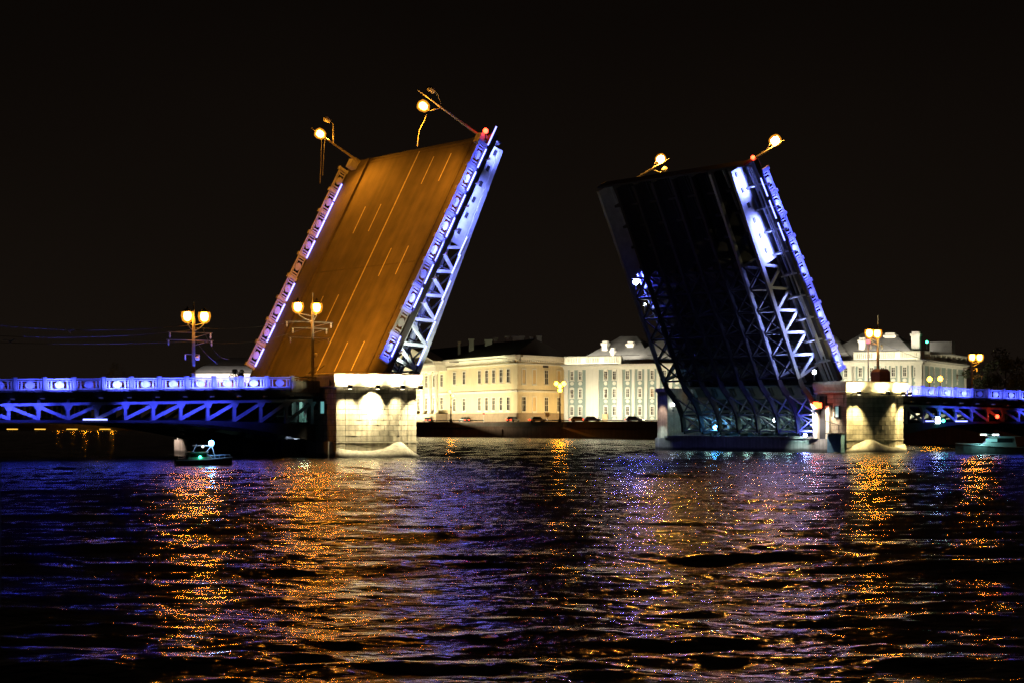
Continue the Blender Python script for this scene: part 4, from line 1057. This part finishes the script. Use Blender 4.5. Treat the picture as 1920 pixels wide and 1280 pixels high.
bulb('work_lamp', 'small white lamp below the blue one on the far edge of the right leaf', 'lamp', leaf_pt(LFR, TRF, 13.2, 13.3, -1.5), .17, M['g_white'], pw=40, col=(.8,.9,1))
u_, v_ = uv_from(1527, v=2.2); p = W(u_, v_)
p.z = z_at(697, p); bulb('work_lamp', 'round white lamp at the foot of the right leaf near truss', 'lamp', p, .24, M['g_white'], pw=60, col=(.9,.95,1))
t = thing('signal_panel', 'red signal panel on the channel face of the right pier', 'signal light', (0,0,0), (0,0,PHI))
u_, v_ = uv_from(1531, u=65.0); p = W(u_, v_); p.z = z_at(759, p); t.location = p
m = MB(); m.box(-.1, .5, -.5, .5, -.5, .5); m.build('housing', M['black'], t)
m = MB(); m.box(-.13, -.1, -.42, .42, -.38, .38); m.box(-.35, .3, -.54, -.5, -.3, .3); m.build('lens', M['g_redsig'], t)
light('POINT', t, (-.7, -.5, 0), None, 45, (1,.08,.02), shadow_soft_size=.2)
u_, v_ = uv_from(1870, v=2.2); p = W(u_, v_); p.z = z_at(780, p)
bulb('navigation_light', 'red light hanging under the railing of the right span', 'signal light', p, .24, M['g_red'], stem=(0, .4, .9), pw=6, col=(1,.05,.02))
u_, v_ = uv_from(1769, v=2.3); p = W(u_, v_); p.z = z_at(788, p)
bulb('navigation_light', 'green light on the truss of the right span', 'signal light', p, .20, M['g_green'], stem=(0, .4, .5), pw=10, col=(.1,1,.5))
u_, v_ = uv_from(1758, v=2.3); p = W(u_, v_); p.z = z_at(787, p)
t = thing('signal_panel', 'white lit panel beside the green light on the right span', 'signal light', p, BROT)
m = MB(); m.box(-.4, .4, 0, .2, -.42, .42); m.build('housing', M['black'], t); m = MB(); m.box(-.36, .36, -.02, 0, -.38, .38); m.build('lens', M['g_white'], t)
p = px_pt(1738, 641, 508); bulb('beacon', 'tiny green light on the roof of the teal and white building', 'signal light', p, .3, M['g_green'], stem=(0,0,-1.2))
# lamps in the machine hall of the right pier
HG = 'work lamps in the machine hall of the right pier'
for px, py, u, r, mt, lab, pw in ((1262, 758, 66.6, .20, 'g_white', 'work lamp at the far left of the right pier machine hall', 14), (1375, 762, 66.8, .10, 'g_white', 'tiny work lamp left of centre in the machine hall', 45),
    (1416, 763, 66.6, .15, 'g_white', 'work lamp high in the centre of the machine hall', 55), (1453, 786, 66.4, .26, 'g_white', 'largest white work lamp in the machine hall', 80),
    (1487, 760, 66.8, .15, 'g_white', 'work lamp high at the right end of the machine hall', 60), (1341, 800, 66.4, .24, 'g_cyan', 'pale blue lamp low in the machine hall', 14), (1510, 815, 65.6, .2, 'g_blue', 'deep blue lamp at the right foot of the machine hall', 40)):
    _, v_ = uv_from(px, u=u); p = W(u, v_); p.z = z_at(py, p)
    bulb('work_lamp', lab, 'lamp', p, r, M[mt], group=HG)
for k in range(7): light('POINT', PR, (-(5.0), 7.2 + 3.6*k, 4.6), None, 4, TEAL, shadow_soft_size=.2)
for k in range(7): light('POINT', PR, (-(7.9), 7.0 + 3.6*k, 2.9), None, 34, TEAL, shadow_soft_size=.2)
for k in range(3): light('POINT', PL, (2.2, 6.4 + 1.6*k, 5.0), None, 150, TEAL, shadow_soft_size=.2)
for k in range(4): light('POINT', PL, (7.2, 7 + 6*k, 6.0), None, 80, (.85, 1, .95), shadow_soft_size=.2)
# lamps lighting up through the near truss feet, and the lit walls of the right pier
spot(PL, (8.2, 3.6, 8.4), (11.5, 4.6, 14), 2600, (.9, 1, .92), 90, .7, .15); spot(PL, (9.4, 1.6, 8.5), (13, 4.5, 14), 3000, (.9, 1, .92), 80, .7, .15)
m = MB(TL); m.box(8.0, 8.4, 3.3, 3.7, 8.06, 8.3); m.box(9.2, 9.5, 1.5, 1.8, 8.06, 8.35); m.build('flood_lamp', M['black'], PL)
spot(PR, (-10.4, 4.3, 5.6), (-9.2, 4.4, 2.2), 4200, (1, .97, .92), 95, .8, .15); spot(PR, (-10.6, 2.2, 5.6), (-9.0, 2.6, 3), 1800, (1, .80, .62), 85, .8, .15)
spot(PR, (-11.2, 6.0, 3.4), (-9.4, 7.0, .5), 1100, (.6, 1, .95), 62, .8, .15); spot(PR, (-10.6, 32.6, 4.2), (-9.2, 32.4, 1), 500, (.7, .95, 1), 70, .8, .15)
spot(PR, (-10.5, 32.6, 6.3), (-9.0, 32.6, 4), 420, (1, .72, .62), 70, .8, .15)
spot(PL, (-1.6, 6.6, 2.6), (-.5, 6.4, .4), 900, (.62, .78, 1), 80, .7, .1)
spot(PL, (-1.9, 30.4, 2.7), (-.5, 30.2, .6), 1600, (.55, 1, 1), 80, .7, .1); spot(PL, (-2.2, 32.6, 2.7), (-.5, 32.6, .6), 700, (1, .75, .6), 80, .7, .1)
m = MB(TL)
for y in (6.6, 30.4, 32.6): m.box(-1.9, -.5, y-.08, y+.08, 2.66, 2.76); m.box(-1.95, -1.4, y-.25, y+.25, 2.6, 2.68); m.box(-.5, -.3, y-.15, y+.15, 1.5, 2.9)
m.build('foot_lamp', M['steel'], PL)
# steel stair and small cabin on the landward side of the left pier
st = thing('steel_stair', 'dark steel stair climbing from the left pier foot to the deck', 'stair', W(-1.0, 6.0, 1.8), BROT)
m = MB()
for y in (-.6, .6): m.beam((-2.6, y+1.6, 1.6), (1.6, y-2.2, 6.0), .1, .28); m.beam((-2.6, y+1.6, 2.6), (1.6, y-2.2, 7.0), .06)
m.build('stringer', M['dark'], st); tr_ = MB(); tr_.box(-.16, .16, -.6, .6, -.03, .03); tr_ = tr_.mesh('tread', M['dark'])
for k in range(14): inst(tr_, 'tread', st, (-2.5 + .3*k, 1.5 - .27*k, 1.6 + .315*k))
cb = thing('service_cabin', 'dark service cabin with a sloping side window beneath the left span', 'cabin', W(-1.6, 8.2, 1.7), BROT)
m = MB(); m.prism([(-1.4, 0), (1.1, 0), (1.1, .9), (.5, 2.2), (-1.4, 2.2)], 0, -1.0, 1.0); m.build('wall', M['dark'], cb)
m = MB(); m.box(-1.05, -1.0, -.9, .4, .8, 1.9); m.build('window', M['boatglass'], cb)
m = MB(); m.box(-1.2, 1.1, -1.6, .7, 2.2, 2.32); m.build('roof', M['base'], cb)
m = MB(TL); m.box(-3.2, -.5, 4.6, 12, 1.55, 1.75); m.box(-3.0, -.5, 5, 5.4, .2, 1.55); m.box(-3.0, -.5, 11, 11.4, .2, 1.55); m.build('landing', M['dark'], PL)
# mast box and signs by the right pier
t = thing('control_box', 'purple brown control box on top of the right pier beside the tall lamp', 'cabinet', (0,0,0), BROT)
u_, v_ = uv_from(1651, v=2.4); p = W(u_, v_); p.z = 8.05; t.location = p
m = MB(); m.box(-.85, .85, -.7, .7, 0, 1.15); m.hexa([(-.85,-.7,1.15),(.85,-.7,1.15),(.85,.7,1.15),(-.85,.7,1.15),(-.6,-.5,1.5),(.6,-.5,1.5),(.6,.5,1.5),(-.6,.5,1.5)]); m.build('case', M['signbox'], t)
m = MB(); m.box(-.5, .5, -.74, -.70, .2, .95); m.build('door', M['signbox'], t)
def road_sign(px, py, Y, round_, r, label, mt, back):
    p = px_pt(px, py, Y); t = thing('road_sign', label, 'sign', (p.x, p.y, back), (0,0,0)); h = p.z - back
    m = MB()
    if round_: m.prism([(r*math.cos(a), h + r*math.sin(a)) for a in np.linspace(0, 2*math.pi, 17)[:-1]], 1, -.06, .02)
    else: m.box(-r, r, -.06, .02, h-r, h+r)
    m.build('plate', mt, t); m = MB(); m.tube([(0, .07, 0), (0, .07, h+r*.6)], .07, 6); m.build('post', M['pole'], t)
M['signpurple'] = mat('sign_violet', (.28, .18, .62), .5, .05, 2)
road_sign(907, 775, 552, True, .33, 'small round red road sign before the yellow building', M['signred'], GZ)
road_sign(1026.5, 776, 532, False, .55, 'pale square road sign right of the yellow building corner', M['signwhite'], GZ)
road_sign(1628, 640, 247, False, .25, 'small violet sign beside the tall lamp on the right pier', M['signpurple'], 6.9)
# ------------------------------------------------------------------ patrol boat and motor boat
def boat(label, loc, heading, L, cabin, cat='boat', name='patrol_boat'):
    t = thing(name, label, cat, loc, (0, 0, heading))
    secs = []                                              # hull lofted along x, bow at +x
    for k, s in enumerate(np.linspace(0, 1, 11)):
        x = (s - .5)*L; w = L*.155*(1 - max(0, (s-.45)/.55)**2.2)*(.9 + .1*min(1, s*4)); sh = L*(.085 + .055*s**2)
        ke = -.22 + .30*max(0, (s-.75)/.25)**2
        secs.append([(x, -w, sh), (x, -w*.86, .05), (x, 0, ke), (x, w*.86, .05), (x, w, sh)])
    n = 5; vs = [p for q in secs for p in q]
    fs = [(i*n+k, i*n+k+1, (i+1)*n+k+1, (i+1)*n+k) for i in range(10) for k in range(4)] + [(i*n, (i+1)*n, (i+1)*n+4, i*n+4) for i in range(10)]
    fs += [(0,1,2,3,4), (50,51,52,53,54)]
    m = MB(); m.add(vs, fs); m.build('hull', M['hull'], t)
    m = MB()
    for s in (0, 4): m.tube([Vector(q[s]) + Vector((0,0,.03)) for q in secs], .06, 6)
    m.build('gunwale', M['boatwhite'], t)
    zb = L*.09
    if cabin:
        x0, x1, hw, h = -.30*L, .10*L, L*.11, cabin
        m = MB(); m.hexa([(x0,-hw,zb),(x1+.08*L,-hw,zb),(x1+.08*L,hw,zb),(x0,hw,zb),(x0+.03*L,-hw*.85,zb+h),(x1-.06*L,-hw*.85,zb+h),(x1-.06*L,hw*.85,zb+h),(x0+.03*L,hw*.85,zb+h)]); m.build('cabin', M['boatwhite'], t)
        m = MB(); z0, z1 = zb+h*.45, zb+h*.85
        for s in (-1, 1): m.box(x0+.06*L, x1-.06*L, s*hw*.93-.02, s*hw*.93+.02, z0, z1)
        m.build('cabin_window', M['boatglass'], t)
        m = MB(); m.box(x0-.05*L, x1-.02*L, -hw*1.05, hw*1.05, zb+h, zb+h+.05); m.build('cabin_roof', M['boatwhite'], t)
    m = MB(); pr = [(x, s*L*.14*(1-max(0, (x/L+.05)/.5)**2), zb+.35 + (x/L)*.2) for s in (-1,) for x in np.linspace(.08*L, .46*L, 5)]
    m.tube(pr, .025, 5); m.tube([(p[0], -p[1], p[2]) for p in pr], .025, 5)
    for p in pr: m.tube([(p[0], p[1], zb), p], .02, 4); m.tube([(p[0], -p[1], zb), (p[0], -p[1], p[2])], .02, 4)
    m.build('bow_rail', M['boatwhite'], t)
    return t, zb
bl = Vector((-23.5, 162, 0))
b, zb = boat('small patrol boat with blue beacon and green side light below the left span', bl, R(6), 4.2, .62)
m = MB(); m.tube([(-.9, 0, zb+.6), (-.6, 0, zb+1.25)], .03, 6); m.tube([(-.4, -.3, zb), (.55, -.1, zb+1.15)], .02, 5); m.tube([(.9, -.2, zb), (.55, .1, zb+1.15)], .02, 5); m.box(-.9, .7, -.03, .03, zb+1.12, zb+1.17); m.build('mast', M['boatwhite'], b)
m = MB(); m.lathe([(.08, 0), (.19, .08), (.19, .26), (.08, .36)], 10, (.52, 0, zb+1.17)); m.build('beacon', M['g_cyan'], b)
m = MB(); m.lathe([(.03, 0), (.06, .04), (.06, .1), (.02, .14)], 8, (-.1, -.3, zb+1.0)); m.build('mast_light', M['g_white'], b)
m = MB(); m.lathe([(.05, 0), (.11, .05), (.11, .15), (.04, .2)], 8, (-.3, -.52, zb+.18)); m.build('side_light', M['g_green'], b)
m = MB(); m.box(-2.3, -1.95, -.2, .2, .05, .75); m.build('outboard_engine', M['black'], b)
light('POINT', b, (.52, -.4, zb+1.3), None, 60, (.35, .6, 1), shadow_soft_size=.1); light('POINT', b, (-.3, -.75, zb+.3), None, .25, (.1, 1, .5), shadow_soft_size=.08)
b2l = px_pt(1862, 850, 228); b2l.z = 0
b, zb = boat('dark motor boat with teal lit cabin below the right span', b2l, R(176), 8.0, 1.15, name='motor_boat')
m = MB(); m.box(-.6, 1.4, -.5, .5, zb+1.3, zb+1.42); m.build('roof_lamp', M['hull'], b)
for x in (1.1, -.2): m = MB(); m.box(x-.3, x+.3, .5, .56, zb+1.3, zb+1.4); m.build('lamp_lens', M['g_white'], b)
light('POINT', b, (1.6, 1.5, 1.5), None, 90, (.35, 1, .95), shadow_soft_size=.1); light('POINT', b, (.2, 1.7, 1.5), None, 8, (.3, 1, .9), shadow_soft_size=.1)
m = MB(); m.box(-.3, .9, .86, .92, zb+.6, zb+.95); m.build('lit_window', M['g_teal'], b)

# ------------------------------------------------------------------ trees on the far bank
def tree(label, loc, h, r, nleaf, seed):
    t = thing('tree', label, 'tree', loc, group='trees on the far bank'); rr = np.random.default_rng(seed)
    m = MB(); m.tube([(0,0,0), (.1,0,h*.25), (0,.1,h*.5), (.2,0,h*.8)], [.3, .24, .16, .06], 7)
    for k in range(6):
        a = rr.uniform(0, 6.28); z = h*rr.uniform(.3, .6); m.tube([(0,0,z), (r*.4*math.cos(a), r*.4*math.sin(a), z+h*.12), (r*.75*math.cos(a), r*.75*math.sin(a), z+h*.2)], [.11, .07, .03], 5)
    m.build('trunk', M['bark'], t)
    cl = [(rr.normal(0, r*.45), rr.normal(0, r*.45), h*rr.uniform(.42, .95), r*rr.uniform(.2, .42)) for _ in range(14)]
    vs, fs = [], []
    for _ in range(nleaf):
        cx, cy, cz, cr = cl[rr.integers(len(cl))]; d = rr.normal(size=3); d /= np.linalg.norm(d); p = np.array((cx, cy, cz)) + d*cr*rr.uniform(.5, 1.05)**.7
        a = rr.normal(size=3); a /= np.linalg.norm(a); b_ = np.cross(a, d); b_ /= np.linalg.norm(b_)+1e-6; s_ = rr.uniform(.16, .34)
        o = len(vs); vs += [tuple(p-a*s_), tuple(p+b_*s_*.6), tuple(p+a*s_), tuple(p-b_*s_*.6)]; fs.append((o, o+1, o+2, o+3))
    m = MB(); m.add(vs, fs); m.build('crown', M['leaf'], t)
p = px_pt(449, 700, 690); tree('small bush like tree before the grey roofed building', (p.x, p.y, GZ), 19.0, 3.4, 1500, 3)
p = px_pt(212, 700, 1405); tree('dark round tree seen left over the left span railing', (p.x, p.y, 4.2), 41.0, 9.5, 1400, 4)
p = px_pt(238, 705, 1410); tree('dark tree right of the round tree over the left span railing', (p.x, p.y, 4.2), 37.0, 7.5, 1200, 5)
for k, (px, py, Y, r, lab) in enumerate(((1850, 700, 500, 5, 'dark tree right of the teal and white building'), (1885, 690, 470, 5, 'tall dark tree second from the right picture edge'), (1915, 700, 450, 4.5, 'dark tree at the right picture edge'))):
    p = px_pt(px, py, Y); tree(lab, (p.x, p.y, GZ), p.z-GZ+4, r, 1500, 8+k)
# ------------------------------------------------------------------ gulls caught in the lamp light
def gull(px, py, Y, label):
    p = px_pt(px, py, Y); t = thing('gull', label, 'bird', p, (0, R(25), R(70)), 'pale birds over the left span')
    m = MB(); m.tube([(-.22,0,0), (-.1,0,.02), (.08,0,.02), (.2,0,.0), (.26,0,-.01)], [.015, .06, .075, .045, .012], 7); m.build('body', M['gull'], t, smooth=True)
    for s in (-1, 1):
        m = MB(); m.hexa([(-.06, s*.04, .01), (.09, s*.04, .01), (.04, s*.35, .2), (-.05, s*.35, .2), (-.06, s*.04, .03), (.09, s*.04, .03), (.04, s*.35, .22), (-.05, s*.35, .22)])
        m.hexa([(-.05, s*.35, .2), (.04, s*.35, .2), (-.04, s*.66, .12), (-.08, s*.66, .12), (-.05, s*.35, .22), (.04, s*.35, .22), (-.04, s*.66, .13), (-.08, s*.66, .13)]); m.build('wing', M['gull'], t)
gull(18.5, 640, 180, 'pale bird at the far left of the sky'); gull(130, 622, 182, 'pale bird in the sky left of the leftmost lamp post')

# ------------------------------------------------------------------ cars along the far embankment
def car_parts():
    m = MB(); m.prism([(-2.1,.35),(2.15,.35),(2.2,.7),(1.2,.86),(-1.9,.88),(-2.15,.75)], 1, -.85, .85); body = m.mesh('body', M['hull'])
    m = MB(); m.prism([(-1.8,.88),(1.1,.86),(.45,1.42),(-1.3,1.44)], 1, -.74, .74); cab = m.mesh('cabin', M['boatglass'])
    m = MB(); m.prism([(.32*math.cos(a), .32*math.sin(a)+.32) for a in np.linspace(0, 2*math.pi, 13)[:-1]], 1, -.1, .1); wh = m.mesh('wheel', M['black'])
    m = MB(); m.box(-2.22,-2.14,-.75,-.4,.6,.78); tl = m.mesh('tail_light', M['g_red']); m = MB(); m.box(2.16,2.24,-.75,-.4,.55,.72); hl = m.mesh('headlight', M['g_flood'])
    return body, cab, wh, tl, hl
CARP = car_parts()
for px, Y, ang, lab in ((800, 592, 100, 'dark car before the columns of the portico'), (870, 575, 112, 'dark car before the left windows of the yellow building'), (962, 538, 60, 'dark car at the corner of the yellow building'),
    (1008, 534, 20, 'dark car right of the yellow building corner'), (1085, 520, 5, 'dark car before the left end of the teal and white building'), (1110, 515, 4, 'dark car before the door of the teal and white building'), (1190, 505, -20, 'dark car beside the raised right leaf')):
    X = (px-960)/FPX*Y
    t = thing('parked_car', lab, 'car', (X, Y, GZ+.02), (0, 0, R(ang)), 'cars along the far embankment')
    inst(CARP[0], 'body', t); inst(CARP[1], 'cabin', t)
    for x in (-1.3, 1.35):
        for y in (-.78, .78): inst(CARP[2], 'wheel', t, (x, y, 0))
    for y in (0, 1.15): inst(CARP[3], 'tail_light', t, (0, y, 0)); inst(CARP[4], 'headlight', t, (0, y, 0))
